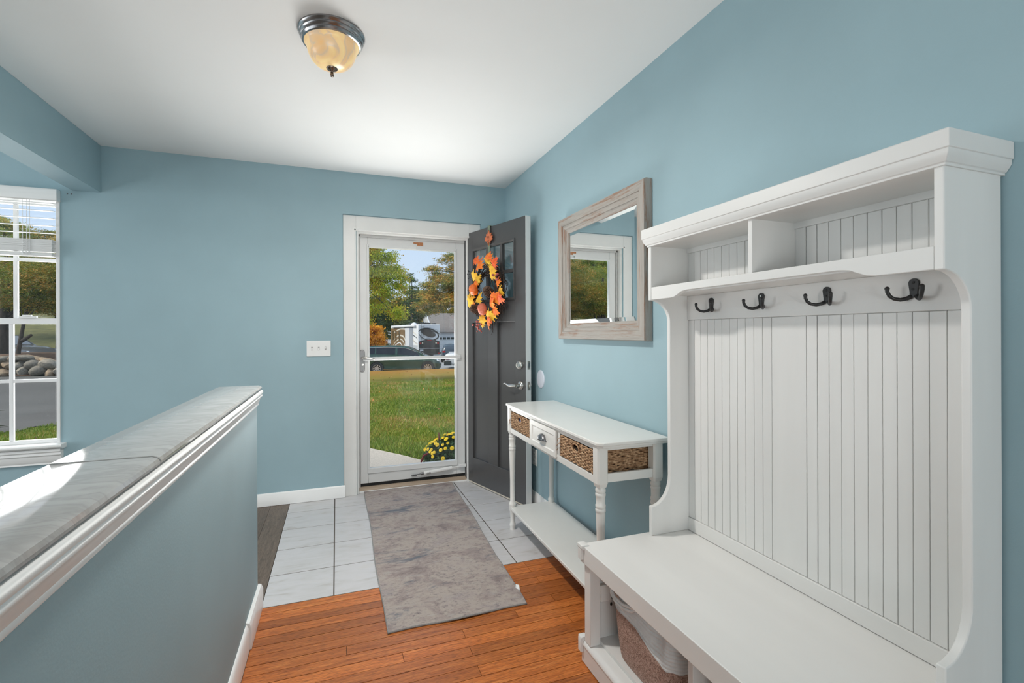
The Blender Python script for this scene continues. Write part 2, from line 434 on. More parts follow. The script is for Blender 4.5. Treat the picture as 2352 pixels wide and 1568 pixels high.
TILE, n, l, p = nodes_of('glazed_white_tile')
t = n.new('ShaderNodeTexCoord'); oi = n.new('ShaderNodeObjectInfo'); va = n.new('ShaderNodeVectorMath'); va.operation = 'ADD'
vs_ = n.new('ShaderNodeVectorMath'); vs_.operation = 'SCALE'; vs_.inputs['Scale'].default_value = 23; cb = n.new('ShaderNodeCombineXYZ')
for i in range(3): l.new(oi.outputs['Random'], cb.inputs[i])
l.new(cb.outputs[0], vs_.inputs[0]); l.new(t.outputs['Object'], va.inputs[0]); l.new(vs_.outputs[0], va.inputs[1])
mp = n.new('ShaderNodeMapping'); mp.inputs['Rotation'].default_value = (0, 0, 0.6); mp.inputs['Scale'].default_value = (5, 16, 5); l.new(va.outputs[0], mp.inputs[0])
nz = n.new('ShaderNodeTexNoise'); nz.inputs['Scale'].default_value = 1.3; nz.inputs['Detail'].default_value = 7; nz.inputs['Distortion'].default_value = 0.8; l.new(mp.outputs[0], nz.inputs['Vector'])
r = ramp(n, [(0.26, (0.46, 0.43, 0.415)), (0.38, (0.56, 0.55, 0.55)), (0.6, (0.61, 0.60, 0.615)), (0.75, (0.59, 0.57, 0.555))])
l.new(nz.outputs['Fac'], r.inputs[0])
# rust-tinted wear where the tile field meets the grey boards and the oak
l.new(r.outputs[0], p.inputs['Base Color']); p.inputs['Roughness'].default_value = 0.32
b_ = n.new('ShaderNodeBump'); b_.inputs['Strength'].default_value = 0.15; b_.inputs['Distance'].default_value = 0.001; l.new(nz.outputs['Fac'], b_.inputs['Height']); l.new(b_.outputs[0], p.inputs['Normal'])

xs = [-0.318, -0.0155, 0.2885, 0.5925, 0.8965, 1.2005, 1.327]
ys = [2.388, 2.687, 2.991, 3.289, 3.590, 3.86]
for i in range(6):
    for j in range(5):
        x0, x1 = xs[i]+0.0028, xs[i+1]-0.0028; y0, y1 = ys[j]+0.0028, ys[j+1]-0.0028
        if i == 0: x0 = xs[0]
        b = MB(); b.box(-(x1-x0)/2, (x1-x0)/2, -(y1-y0)/2, (y1-y0)/2, -0.006, 0.0)
        o = obj('tile', b, TILE, floor, local=True, bevel=0.0012, seg=1)
        o.location = ((x0+x1)/2, (y0+y1)/2, 0)
# oak strips
STR = {}
def strip_mesh(L, wd):
    key = (round(L, 3), wd)
    if key not in STR:
        b = MB(); b.box(-L/2, L/2, -wd/2, wd/2, -0.006, 0.0); STR[key] = mesh_of(b, 'plank', OAK)
    return STR[key]
rr = random.Random(5); y = 2.386; row = 0
fixed = {0: [1.647], 1: [0.47], 3: [0.62], 7: [0.36, 1.0], 8: [0.78]}
while y > 1.0:
    x = -0.318; wd = 0.0572
    cuts = []
    c = x + rr.choice([0.35, 0.55, 0.8, 1.05, 1.25])
    while c < XR-0.15:
        cuts.append(c); c += rr.choice([0.5, 0.7, 0.9, 1.2])
    for a, c in zip([x]+cuts, cuts+[XR]):
        piece('plank', strip_mesh(c-a-0.0016, wd-0.0022), floor, ((a+c)/2, y-wd/2, -rr.random()*0.0006))
    y -= wd; row += 1
yo = y
b = MB(); b.box(-0.332, XR, YB, yo-0.0005, -0.006, 0.0)
m, n, l, p = nodes_of('oak_strip_floor_far')
t = n.new('ShaderNodeTexCoord'); br = n.new('ShaderNodeTexBrick'); br.inputs['Scale'].default_value = 1; br.inputs['Brick Width'].default_value = 0.9; br.inputs['Row Height'].default_value = 0.0572
br.inputs['Mortar Size'].default_value = 0.0009; br.inputs['Color1'].default_value = (0.33, 0.12, 0.038, 1); br.inputs['Color2'].default_value = (0.44, 0.18, 0.06, 1); br.inputs['Mortar'].default_value = (0.03, 0.015, 0.01, 1)
l.new(t.outputs['Object'], br.inputs[0]); l.new(br.outputs['Color'], p.inputs['Base Color']); p.inputs['Roughness'].default_value = 0.3
obj('oak_boards', b, m, floor)
# grey-brown living-room boards running towards the front wall
rr = random.Random(9); x = -0.3195; k = 0
GB = {}
while x > XL+0.05:
    wd = 0.122 if k == 0 else 0.19
    y0 = 3.79
    cuts = [2.05, 0.6, -0.7, -2.0] if k % 3 == 0 else ([3.0, 1.6, 0.2, -1.1, -2.4] if k % 3 == 1 else [3.45, 2.3, 1.0, -0.4, -1.8])
    for a, c in zip([y0]+cuts, cuts+[YB]):
        if -0.33-wd < x and a <= 2.39: pass
        key = (round(a-c, 3), wd)
        if key not in GB:
            q = MB(); q.box(-wd/2+0.0008, wd/2-0.0008, -(a-c)/2+0.0008, (a-c)/2-0.0008, -0.006, 0.0); GB[key] = mesh_of(q, 'plank', GREYWOOD)
        if x > -0.46 and c < 2.39:
            if a <= 2.39: continue
        piece('plank', GB[key], floor, (x-wd/2, (a+c)/2, 0))
    x -= wd; k += 1

# ------------------------------------------------------------------ door casing, jambs, threshold
b = MB()
yf = 3.808
def casing_leg(b, x0, x1, z0, z1, inner):
    # flat casing with a small back band and an inner bead
    b.box(x0, x1, yf, 3.83, z0, z1)
casing = thing('trim_2', 'white painted casing and jambs framing the front doorway', 'door casing', (0.58, 3.82, 0), kind='structure')
b = MB(); b.box(0.049, 0.140, yf, 3.83, 0.0, 2.110); b.box(0.128, 0.140, yf-0.004, yf+0.002, 0.0, 2.012)
obj('side_casing', b, CASE, casing, bevel=0.0012)
b = MB(); b.box(1.025, 1.116, yf, 3.83, 0.0, 2.110); b.box(1.025, 1.037, yf-0.004, yf+0.002, 0.0, 2.012)
obj('side_casing', b, CASE, casing, bevel=0.0012)
b = MB(); b.box(0.1402, 1.0248, yf, 3.83, 1.997, 2.110); b.box(0.128, 1.037, yf-0.004, yf+0.002, 1.999, 2.011)
obj('head_casing', b, CASE, casing, bevel=0.0012)
b = MB(); b.box(0.143, 0.160, 3.826, 3.95, 0.0, 2.003); b.box(1.006, 1.022, 3.826, 3.95, 0.0, 2.003); b.box(0.160, 1.006, 3.826, 3.95, 1.985, 2.003)
obj('jamb', b, CASE, casing, bevel=0.002)
b = MB(); b.box(0.160, 0.172, 3.875, 3.90, 0.03, 1.985); b.box(0.160, 1.006, 3.875, 3.90, 1.966, 1.985)
obj('weatherstrip', b, mat('grey_weatherstrip', (0.55, 0.55, 0.54), 0.6), casing, bevel=0.002)
sill = thing('trim_3', 'tan wooden threshold with a metal edge under the front door', 'threshold', (0.58, 3.88, 0), kind='structure')
b = MB(); b.prism([(3.852, 0.0), (3.858, 0.020), (3.880, 0.034), (3.895, 0.034), (3.895, -0.05), (3.852, -0.05)], 'x', 0.160, 1.006)
obj('wood_sill', b, mat('tan_oak_sill', (0.40, 0.31, 0.23), 0.4, var=0.15, scale=12, stretch=(0.3, 6, 6)), sill, bevel=0.002)
b = MB(); b.box(0.160, 1.006, 3.845, 3.853, 0.0, 0.012)
obj('edge_strip', b, TRIM, sill, bevel=0.002)
b = MB(); b.box(0.160, 1.006, 3.895, 4.06, -0.05, 0.012)
obj('metal_saddle', b, mat('dark_aluminium', (0.10, 0.10, 0.105), 0.35, metal=0.8), sill, bevel=0.002)
b = MB()
for x in (0.40, 0.62, 0.93): b.lathe([(0.006, 0), (0.006, 0.0015)], (x, 3.887, 0.034), 8)
obj('screw', b, NICKEL, sill)
# ------------------------------------------------------------------ storm door (closed, glazed)
sd = thing('door_2', 'white storm door with a full glass pane in the front doorway', 'storm door', (0.58, 3.91, 0.05), kind='structure')
Y0, Y1 = 3.895, 3.925
SX0, SX1, GX0, GX1, GZ0, GZ1 = 0.172, 1.003, 0.243, 0.919, 0.170, 1.890
b = MB(); b.box(SX0, GX0-0.012, Y0, Y1, 0.055, 1.9795); b.box(GX0-0.020, GX0-0.002, Y0-0.006, Y1, 0.14, 1.915)
obj('stile', b, ALUM, sd, bevel=0.003)
b = MB(); b.box(GX1+0.012, SX1, Y0, Y1, 0.055, 1.9795); b.box(GX1+0.002, GX1+0.020, Y0-0.006, Y1, 0.14, 1.915)
obj('stile', b, ALUM, sd, bevel=0.003)
b = MB(); b.box(GX0-0.012, GX1+0.012, Y0, Y1, GZ1+0.012, 1.980); b.box(GX0-0.012, GX1+0.012, Y0-0.006, Y1, GZ1, GZ1+0.014)
obj('top_rail', b, ALUM, sd, bevel=0.003)
b = MB(); b.box(GX0-0.012, GX1+0.012, Y0, Y1, 0.055, GZ0-0.035); b.box(GX0-0.02, GX1+0.02, Y0-0.008, Y1, GZ0-0.040, GZ0)
obj('bottom_rail', b, ALUM, sd, bevel=0.003)
b = MB(); b.box(SX0, SX1, Y0+0.006, Y1-0.006, 0.018, 0.056)
obj('sweep', b, mat('black_rubber', (0.012, 0.012, 0.012), 0.7), sd)
b = MB(); b.box(GX0-0.004, GX1+0.004, Y0+0.010, Y0+0.014, GZ0-0.004, GZ1+0.004)
obj('pane', b, GLASS, sd)
b = MB(); b.box(0.190, 0.962, Y0-0.036, Y0-0.014, 1.011, 1.036); b.box(0.200, 0.222, Y0-0.02, Y0+0.002, 1.008, 1.038); b.box(0.934, 0.966, Y0-0.02, Y0+0.002, 1.000, 1.044)
obj('push_bar', b, ALUM, sd, bevel=0.004)
# handle set
b = MB()
pts = [(0.0, 0.085), (0.010, 0.083), (0.016, 0.075), (0.018, 0.062), (0.018, -0.062), (0.016, -0.078), (0.010, -0.088), (0, -0.09), (-0.010, -0.088), (-0.016, -0.078), (-0.018, -0.062), (-0.018, 0.062), (-0.016, 0.075), (-0.010, 0.083)]
b.prism([(0.188+u, 1.010+w) for u, w in pts], 'y', Y0-0.010, Y0)
hp = obj('handle_plate', b, mat('grey_satin_metal', (0.30, 0.30, 0.30), 0.4, metal=0.6), sd, bevel=0.003)
b = MB(); b.tube([(0.186, Y0-0.008, 1.031), (0.186, Y0-0.040, 1.031), (0.196, Y0-0.050, 1.031), (0.225, Y0-0.052, 1.035), (0.255, Y0-0.048, 1.031), (0.278, Y0-0.042, 1.018)], [0.009, 0.009, 0.0085, 0.007, 0.006, 0.005], 10)
obj('lever', b, NICKEL, hp, smooth=60)
b = MB(); b.lathe([(0.008, 0), (0.008, 0.006)], (0.188, Y0-0.016, 0.978), 10, 'y'); b.box(0.185, 0.199, Y0-0.022, Y0-0.014, 0.973, 0.985)
obj('thumb_turn', b, NICKEL, hp, bevel=0.001)
b = MB(); b.lathe([(0.0045, 0), (0.003, 0.002)], (0.188, Y0-0.012, 1.078), 8, 'y'); b.lathe([(0.0045, 0), (0.003, 0.002)], (0.188, Y0-0.012, 0.936), 8, 'y')
obj('screw', b, PEWTER, hp)
# pneumatic closer
b = MB(); b.tube([(0.655, Y0-0.022, 0.094), (0.885, Y0-0.022, 0.115)], 0.0155, 14)
cl = obj('closer', b, mat('white_closer_tube', (0.80, 0.80, 0.79), 0.25), sd)
b = MB()
for i, q in enumerate((0.678, 0.684, 0.692, 0.699, 0.705)):
    b.box(q, q+0.0028, Y0-0.0382, Y0-0.0372, 0.0905+0.09*(q-0.655)-0.006, 0.0905+0.09*(q-0.655)+(0.010 if i % 2 else 0.007))
obj('lettering', b, PEWTER, cl, label='small dark print on the closer tube')
b = MB(); b.tube([(0.655, Y0-0.022, 0.094), (0.632, Y0-0.022, 0.092)], 0.010, 10); b.tube([(0.632, Y0-0.022, 0.092), (0.572, Y0-0.022, 0.087)], 0.0035, 8); b.box(0.56, 0.60, Y0-0.026, Y0, 0.081, 0.084)
obj('closer_rod', b, PEWTER, cl)
b = MB(); b.tube([(0.885, Y0-0.022, 0.115), (1.0, Y0-0.026, 0.127)], 0.005, 8); b.box(0.945, 1.0, Y0-0.040, Y0-0.012, 0.118, 0.140)
obj('closer_bracket', b, ALUM, cl, bevel=0.002)
# orange warning sticker on the top rail
STK, n, l, p = nodes_of('orange_sticker')
t = n.new('ShaderNodeTexCoord'); nz = n.new('ShaderNodeTexNoise'); nz.inputs['Scale'].default_value = 160; l.new(t.outputs['Object'], nz.inputs['Vector'])
r = ramp(n, [(0.45, (0.42, 0.16, 0.055)), (0.7, (0.58, 0.27, 0.13))]); l.new(nz.outputs['Fac'], r.inputs[0]); l.new(r.outputs[0], p.inputs['Base Color'])
b = MB(); b.box(0.612, 0.662, Y0-0.0012, Y0, 1.925, 1.952); b.box(0.583, 0.612, Y0-0.0012, Y0, 1.938, 1.952)
obj('sticker', b, STK, sd, label='torn orange sticker')
b = MB(); b.box(0.545, 0.605, Y0-0.014, Y0, 1.893, 1.915)
obj('vent_catch', b, ALUM, sd, bevel=0.002)

# ------------------------------------------------------------------ black entry door, standing open against the right wall
DE = Vector((0.29130897, -0.95662902, 0)); DRZ = math.atan2(DE.y, DE.x)
dr = thing('door_1', 'black panelled entry door standing open in front of the right wall', 'door', (1.004, 3.86, 0), DRZ, kind='structure')
DW0, DW1, DZ0, DZ1, DT = -0.018, 0.797, 0.018, 2.036, 0.045
EDGE = mat('white_door_edge', (0.74, 0.735, 0.72), 0.4)
def dpart(name, b, m, **k): return obj(name, b, m, dr if 'parent' not in k else k.pop('parent'), local=True, **k)
b = MB(); b.box(DW0, 0.103, 0, DT-0.002, DZ0, DZ1); dpart('stile', b, BLACKD, bevel=0.0015)
b = MB(); b.box(0.672, DW1-0.002, 0, DT-0.002, DZ0, DZ1); dpart('stile', b, BLACKD, bevel=0.0015)
b = MB(); b.box(0.103, 0.672, 0, DT-0.002, 1.895, DZ1); dpart('top_rail', b, BLACKD, bevel=0.0015)
b = MB(); b.box(0.103, 0.672, 0, DT-0.002, 1.303, 1.462); dpart('lock_rail', b, BLACKD, bevel=0.0015)
b = MB(); b.box(0.103, 0.672, 0, DT-0.002, DZ0, 0.214); dpart('bottom_rail', b, BLACKD, bevel=0.0015)
b = MB(); b.box(0.325, 0.450, 0, DT-0.002, 0.214, 1.303); dpart('mullion', b, BLACKD, bevel=0.0015)
for (u0, u1) in ((0.103, 0.325), (0.450, 0.672)):
    b = MB(); b.box(u0, u1, 0.018, DT-0.012, 0.214, 1.303); dpart('panel', b, BLACKD)
b = MB(); b.box(DW1-0.002, DW1, -0.0003, DT, DZ0, DZ1); b.box(DW0, DW1, DT-0.002, DT, DZ0, 1.462); b.box(DW0, DW1, DT-0.002, DT, 1.895, DZ1)
b.box(DW0, 0.103, DT-0.002, DT, 1.462, 1.895); b.box(0.672, DW1, DT-0.002, DT, 1.462, 1.895)
dpart('white_edge', b, EDGE, label='white painted edge and inner face')
b = MB(); b.box(DW0, DW1, 0.004, DT-0.004, 0.006, DZ0); dpart('door_sweep', b, mat('tan_sweep', (0.62, 0.56, 0.46), 0.6))
# glazed top with six panes
b = MB()
b.frame(0.103, 0.672, 1.462, 1.895, [(-0.004, 0.012), (-0.004, -0.008), (0.006, -0.009), (0.016, -0.002), (0.018, 0.012)], lambda u, w, h: (u, h, w))
dpart('glazing_bead', b, BLACKD, smooth=30)
for u in (0.313, 0.500):
    b = MB(); b.box(u-0.011, u+0.011, 0.0, 0.030, 1.478, 1.880); dpart('muntin', b, BLACKD, bevel=0.002)
b = MB(); b.box(0.119, 0.660, 0.001, 0.029, 1.660, 1.684); dpart('muntin', b, BLACKD, bevel=0.002)
gp = []
for (a, c) in ((0.119, 0.302), (0.324, 0.489), (0.511, 0.660)):
    for (z0, z1) in ((1.478, 1.660), (1.684, 1.880)):
        b = MB(); b.box(a, c, 0.013, 0.017, z0, z1); dpart('pane', b, DGLASS)
# hardware: lever, deadbolt, edge plates
b = MB(); b.lathe([(0.0, 0.0), (0.031, 0.0), (0.031, -0.006), (0.026, -0.012), (0.014, -0.016), (0.012, -0.045)], (0.738, 0, 0.850), 24, 'y')
hs = dpart('handle', b, NICKEL, smooth=40)
b = MB(); pts = [(0.742, -0.046, 0.850), (0.72, -0.052, 0.851), (0.70, -0.053, 0.849), (0.672, -0.053, 0.846), (0.655, -0.052, 0.848), (0.635, -0.050, 0.854), (0.612, -0.048, 0.858), (0.596, -0.047, 0.853)]
b.tube(pts, [0.011, 0.0115, 0.0115, 0.0105, 0.008, 0.0065, 0.0055, 0.004], 12); obj('lever', b, NICKEL, hs, local=True, smooth=60)
b = MB(); b.lathe([(0.0, 0.0), (0.030, 0.0), (0.030, -0.010), (0.026, -0.018), (0.020, -0.021), (0.018, -0.028), (0.0001, -0.030)], (0.733, 0, 0.993), 24, 'y')
db = dpart('deadbolt', b, NICKEL, smooth=40)
b = MB(); b.box(0.7315, 0.7345, -0.031, -0.0285, 0.983, 1.003); obj('keyway', b, PEWTER, db, local=True)
for z, s in ((0.993, 0), (0.850, 1)):
    b = MB(); b.box(DW1-0.001, DW1+0.0022, 0.012, 0.036, z-0.029, z+0.029); lp = dpart('latch_plate', b, mat('aged_nickel', (0.33, 0.31, 0.27), 0.4, metal=0.9) if 'aged_nickel' not in MATS else MATS['aged_nickel'], bevel=0.002)
    b = MB()
    if s: b.box(DW1, DW1+0.012, 0.019, 0.031, z-0.012, z+0.010)
    else: b.box(DW1, DW1+0.003, 0.018, 0.030, z-0.016, z+0.016)
    obj('bolt', b, NICKEL if s else PEWTER, lp, local=True, bevel=0.002)
b = MB(); b.lathe([(0.0, 0.0), (0.030, 0.0), (0.028, 0.008), (0.012, 0.014), (0.011, 0.040)], (0.738, DT, 0.850), 20, 'y'); b.tube([(0.742, DT+0.040, 0.850), (0.70, DT+0.048, 0.850), (0.60, DT+0.045, 0.852)], [0.011, 0.010, 0.005], 10)
dpart('inner_handle', b, NICKEL, smooth=50)
for z in (0.25, 1.05, 1.82):
    b = MB(); b.tube([(DW0-0.004, DT+0.004, z-0.05), (DW0-0.004, DT+0.004, z+0.05)], 0.006, 8); dpart('hinge', b, NICKEL)

# ------------------------------------------------------------------ front window with raised blind
wn = thing('window_1', 'white double-hung window with divided panes in the front wall', 'window', (-1.98, 3.85, 0.5), kind='structure')
wx0, wx1 = WIN[0], WIN[1]
b = MB(); b.box(wx0, wx0+0.018, 3.785, 3.95, 0.54, 2.075); obj('jamb', b, VINYL, wn, bevel=0.002)
b = MB(); b.box(wx1-0.018, wx1, 3.785, 3.95, 0.54, 2.075); obj('jamb', b, VINYL, wn, bevel=0.002)
b = MB(); b.box(wx0, wx1, 3.785, 3.95, 2.05, 2.075); obj('head', b, VINYL, wn, bevel=0.002)
def sash(z0, z1, y, rails, mz, bot, top, ox):
    a, c = wx0+0.018, wx1-0.018
    s = MB(); s.box(a, c, y, y+0.03, z0, z0+bot); s.box(a, c, y, y+0.03, z1-top, z1); s.box(a, a+0.012, y, y+0.03, z0, z1); s.box(c-0.012, c, y, y+0.03, z0, z1)
    o = obj('sash', s, VINYL, wn, bevel=0.002)
    W3 = (c-a-0.024)/3
    for k in (1, 2):
        s = MB(); s.box(a+0.012+k*W3-0.010, a+0.012+k*W3+0.010, y+0.004, y+0.024, z0+bot, z1-top); obj('muntin', s, VINYL, o, bevel=0.002)
    s = MB(); s.box(a+0.012, c-0.012, y+0.005, y+0.023, mz-0.010, mz+0.010); obj('muntin', s, VINYL, o, bevel=0.002)
    for k in range(3):
        for (q0, q1) in ((z0+bot, mz-0.01), (mz+0.01, z1-top)):
            s = MB(); s.box(a+0.012+k*W3+0.009, a+0.012+(k+1)*W3-0.009, y+0.012, y+0.015, q0-0.002, q1+0.002); obj('pane', s, GLASS, o)
    return o
lo = sash(0.545, 1.322, 3.812, 1, 0.934, 0.022, 0.036, 0)
up = sash(1.290, 2.052, 3.856, 1, 1.690, 0.030, 0.02, 0)
b = MB(); b.box(-1.83, -1.745, 3.80, 3.822, 1.322, 1.334); b.box(-1.81, -1.77, 3.795, 3.818, 1.334, 1.342); obj('sash_lock', b, VINYL, lo, bevel=0.002)
b = MB(); b.prism([(3.842, 0.545), (3.735, 0.545), (3.728, 0.540), (3.728, 0.530), (3.738, 0.522), (3.76, 0.515), (3.842, 0.515)], 'x', wx0-0.03, wx1+0.028)
obj('stool', b, TRIM, wn, bevel=0.002)
b = MB(); b.prism([(YF, 0.515), (3.752, 0.515), (3.750, 0.500), (3.758, 0.492), (3.756, 0.478), (3.764, 0.470), (3.768, 0.440), (3.776, 0.428), (3.774, 0.418), (YF, 0.414)], 'x', wx0-0.018, wx1+0.014)
obj('apron', b, TRIM, wn, bevel=0.001)

bl = thing('window_blind', 'white slatted blind half raised at the top of the front window', 'blind', (-1.98, 3.79, 1.7))
b = MB(); b.prism([(3.792, 2.045), (3.748, 2.045), (3.744, 2.050), (3.744, 2.112), (3.748, 2.119), (3.792, 2.119)], 'x', wx0-0.01, wx1+0.004)
obj('valance', b, mat('blind_wood_white', (0.86, 0.855, 0.84), 0.4, var=0.04, scale=6, stretch=(0.3, 6, 6)), bl, bevel=0.004)
SLATM = mat('blind_slat_white', (0.72, 0.72, 0.71), 0.4)
q = MB(); q.box(-(wx1-wx0)/2+0.022, (wx1-wx0)/2-0.022, -0.025, 0.025, -0.0015, 0.0015)
sl = mesh_of(q, 'slat', SLATM)
xc = (wx0+wx1)/2
for z in (2.030, 1.984, 1.938, 1.892, 1.846): 
    o = piece('slat', sl, bl, (xc+1.98, 3.775-3.79, z-1.7), (0.10, 0, 0))
for k in range(14): piece('slat', sl, bl, (xc+1.98+RND.uniform(-0.002, 0.002), 3.775-3.79, 1.802-k*0.0054-1.7), (0.02*RND.random(), 0, 0), (1, 1, 1.6))
b = MB(); b.box(wx0+0.022, wx1-0.022, 3.750, 3.800, 1.702, 1.722); obj('bottom_rail', b, SLATM, bl, bevel=0.003)
for x in (-1.765, -2.2):
    b = MB()
    for dx in (-0.018, 0.0, 0.016): b.tube([(x+dx, 3.748, 2.05), (x+dx, 3.748, 1.71)], 0.0012, 6)
    cd = obj('ladder_cord', b, VINYL, bl)
    b = MB()
    for k in range(9):
        z = 1.800-k*0.0105; b.tube([(x-0.022, 3.748, z), (x-0.008, 3.742, z-0.006), (x+0.006, 3.742, z+0.003), (x+0.018, 3.748, z-0.004)], 0.0013, 5)
    obj('loop', b, VINYL, cd)
# glazing of assumed, unseen openings added to let light in
for nm, lab, args in (('window_2', 'assumed wide glazing out of view in the left living-room wall, sized for light', 'x'), ('added_door_3', 'assumed glazed door added behind the camera for light', 'y')):
    w2 = thing(nm, lab, 'window' if args == 'x' else 'door', (XL-0.06, 1.15, 0.06) if args == 'x' else (-0.9, YB-0.06, 0.05), kind='structure')
    f = MB(); g = MB()
    if args == 'x':
        f.frame(LW[0], LW[1], LW[2], LW[3], [(0, -0.05), (0, 0.02), (0.045, 0.02), (0.045, -0.05)], lambda u, w, h: (XL+h, u, w)); g.box(XL-0.03, XL-0.026, LW[0], LW[1], LW[2], LW[3])
        f.box(XL-0.05, XL+0.0, 1.11, 1.19, LW[2], LW[3])
    else:
        f.frame(BW[0], BW[1], BW[2], BW[3], [(0, -0.05), (0, 0.02), (0.06, 0.02), (0.06, -0.05)], lambda u, w, h: (u, YB+h, w)); g.box(BW[0], BW[1], YB-0.03, YB-0.026, BW[2], BW[3])
        f.box(-0.94, -0.86, YB-0.05, YB, BW[2], BW[3])
    obj('frame', f, VINYL, w2); obj('pane', g, GLASS, w2)
# ------------------------------------------------------------------ hall tree with bench
ht = thing('hall_tree', 'tall distressed white hall tree with bench, cubbies and black hooks on the right wall', 'hall tree', (1.09, 1.079, 0))
PX, Q0, Q1 = 1.130, 0.598, 1.559      # front of side panels, outer faces of near / far panel
def arc(n=10): return [i/n*PI/2 for i in range(n+1)]
prof = [(1.322, 0.442), (PX, 0.442), (PX, 0.553)] + [(PX+0.087*math.sin(t), 0.662-0.109*math.cos(t)) for t in arc()[1:]] \
     + [(PX+0.087*math.cos(t), 1.262+0.081*math.sin(t)) for t in arc()] + [(PX, 1.553), (1.322, 1.553)]
for (y0, y1) in ((Q0, Q0+0.018), (Q1-0.018, Q1)):
    b = MB(); b.prism(prof, 'y', y0, y1); obj('side_panel', b, HALLP, ht, bevel=0.0025, smooth=30)
b = MB(); b.box(1.3078, 1.322, Q0+0.018, Q1-0.018, 0.442, 1.553); obj('back_panel', b, mat('grey_groove', (0.50, 0.50, 0.49), 0.6), ht)
# tongue-and-groove boards, lower and upper field
ylow = [1.541, 1.508, 1.473, 1.437, 1.402, 1.366, 1.330, 1.295, 1.260, 1.225, 1.190, 1.155, 1.034, 1.000, 0.965, 0.930, 0.896, 0.860, 0.824, 0.790, 0.756, 0.721, 0.686, 0.651, 0.616]
for z0, z1 in ((0.494, 1.267), (1.372, 1.530)):
    for a, c in zip(ylow[:-1], ylow[1:]):
        g = 0.0016 if abs(a-1.034) < 0.001 or abs(c-1.034) < 0.001 else 0.0006
        b = MB(); b.box(1.3045, 1.309, c+g, a-0.0006, z0, z1)
        obj('plank', b, HALLP, ht, bevel=0.0011, seg=1)
for (z0, z1, nm) in ((0.4438, 0.493, 'bottom_rail'), (1.268, 1.362, 'hook_rail'), (1.530, 1.553, 'top_rail')):
    b = MB(); b.box(1.2985, 1.314, Q0+0.018, Q1-0.018, z0, z1); obj(nm, b, HALLF, ht, bevel=0.0015)
# shelf, apron with cut-out, divider
b = MB(); b.box(PX+0.016, 1.3045, Q0+0.018, Q1-0.018, 1.362, 1.374); obj('shelf', b, HALLF, ht, bevel=0.001)
ap = [(Q0+0.018, 1.392), (Q0+0.018, 1.3445), (0.728, 1.3445), (0.748, 1.347), (0.768, 1.355), (0.786, 1.363), (0.812, 1.3665), (1.345, 1.3665), (1.371, 1.363), (1.389, 1.355), (1.409, 1.347), (1.429, 1.3445), (Q1-0.018, 1.3445), (Q1-0.018, 1.392)]
b = MB(); b.prism(ap, 'x', PX+0.001, PX+0.018); obj('shelf_apron', b, HALLF, ht, bevel=0.0015, smooth=30)
b = MB(); b.box(PX+0.004, 1.3045, 1.069, 1.084, 1.374, 1.553); obj('divider', b, HALLP, ht, bevel=0.0015)
b = MB(); b.box(PX+0.002, 1.314, Q0+0.018, Q1-0.018, 1.553, 1.566); obj('top_board', b, HALLF, ht, bevel=0.001)
# crown
b = MB()
CX = 1.112; O = 0.018
def ring(o, z): return [(PX-o, Q0-o, z), (PX-o, Q1+o, z), (1.328, Q1+o, z), (1.328, Q0-o, z)]
lv = [(0.002, 1.548), (0.004, 1.548), (0.004, 1.553), (0.007, 1.555), (0.010, 1.560), (0.0145, 1.568), (0.0155, 1.575), (0.0155, 1.578), (0.018, 1.579), (0.018, 1.614), (0.016, 1.616)]
vs = []; fs = []
for o, z in lv: vs += ring(o, z)
for k in range(len(lv)-1):
    for i in range(4): fs.append((k*4+i, k*4+(i+1) % 4, (k+1)*4+(i+1) % 4, (k+1)*4+i))
m4 = (len(lv)-1)*4; fs.append((m4, m4+1, m4+2, m4+3)); fs.append((0, 1, 2, 3))
b.add(vs, fs); obj('crown', b, HALLF, ht, bevel=0.001, smooth=25)
# hooks: plate with two screw holes and a pair of out-curving prongs
def hook_parts(y):
    b = MB()
    out = []
    for k in range(13):
        a = PI*k/12; out.append((0.0115*math.cos(a), 0.032+0.0115*math.sin(a)))
    out += [(-0.0100, 0.022), (-0.0085, 0.012), (-0.0085, 0.004), (-0.012, -0.004), (0, -0.002), (0.012, -0.004), (0.0085, 0.004), (0.0085, 0.012), (0.0100, 0.022)]
    b.prism([(y+u, 1.303+w) for u, w in out], 'x', 1.2935, 1.2985)
    h = obj('coat_hook', b, DARKB, ht, bevel=0.0008, smooth=40)
    for sgn in (1, -1):
        b = MB(); pts = [(1.296, y+sgn*0.006, 1.304), (1.290, y+sgn*0.012, 1.299), (1.280, y+sgn*0.020, 1.2965), (1.270, y+sgn*0.028, 1.299), (1.263, y+sgn*0.034, 1.306), (1.260, y+sgn*0.037, 1.316), (1.2595, y+sgn*0.037, 1.324)]
        b.tube(pts, [0.0054, 0.0050, 0.0047, 0.0045, 0.0045, 0.0048, 0.0052], 8); b.ball(pts[-1], 0.0056, 8, 6)
        obj('prong', b, DARKB, h, smooth=60)
    return h
HOLE = mat('screw_hole', (0.004, 0.004, 0.004), 0.6)
for i, y in enumerate((1.408, 1.186, 0.964, 0.747)):
    h = hook_parts(y)
    for j, (dy, dz) in enumerate(((0.0, 0.034), (0.001, 0.018))):
        b = MB(); b.lathe([(0.0031, -0.0012), (0.0031, 0.0), (0.0012, 0.0004)], (1.2935, y+dy, 1.303+dz), 10, 'x')
        obj('screw', b, NICKEL if (i == 1 and j == 0) else HOLE, h)
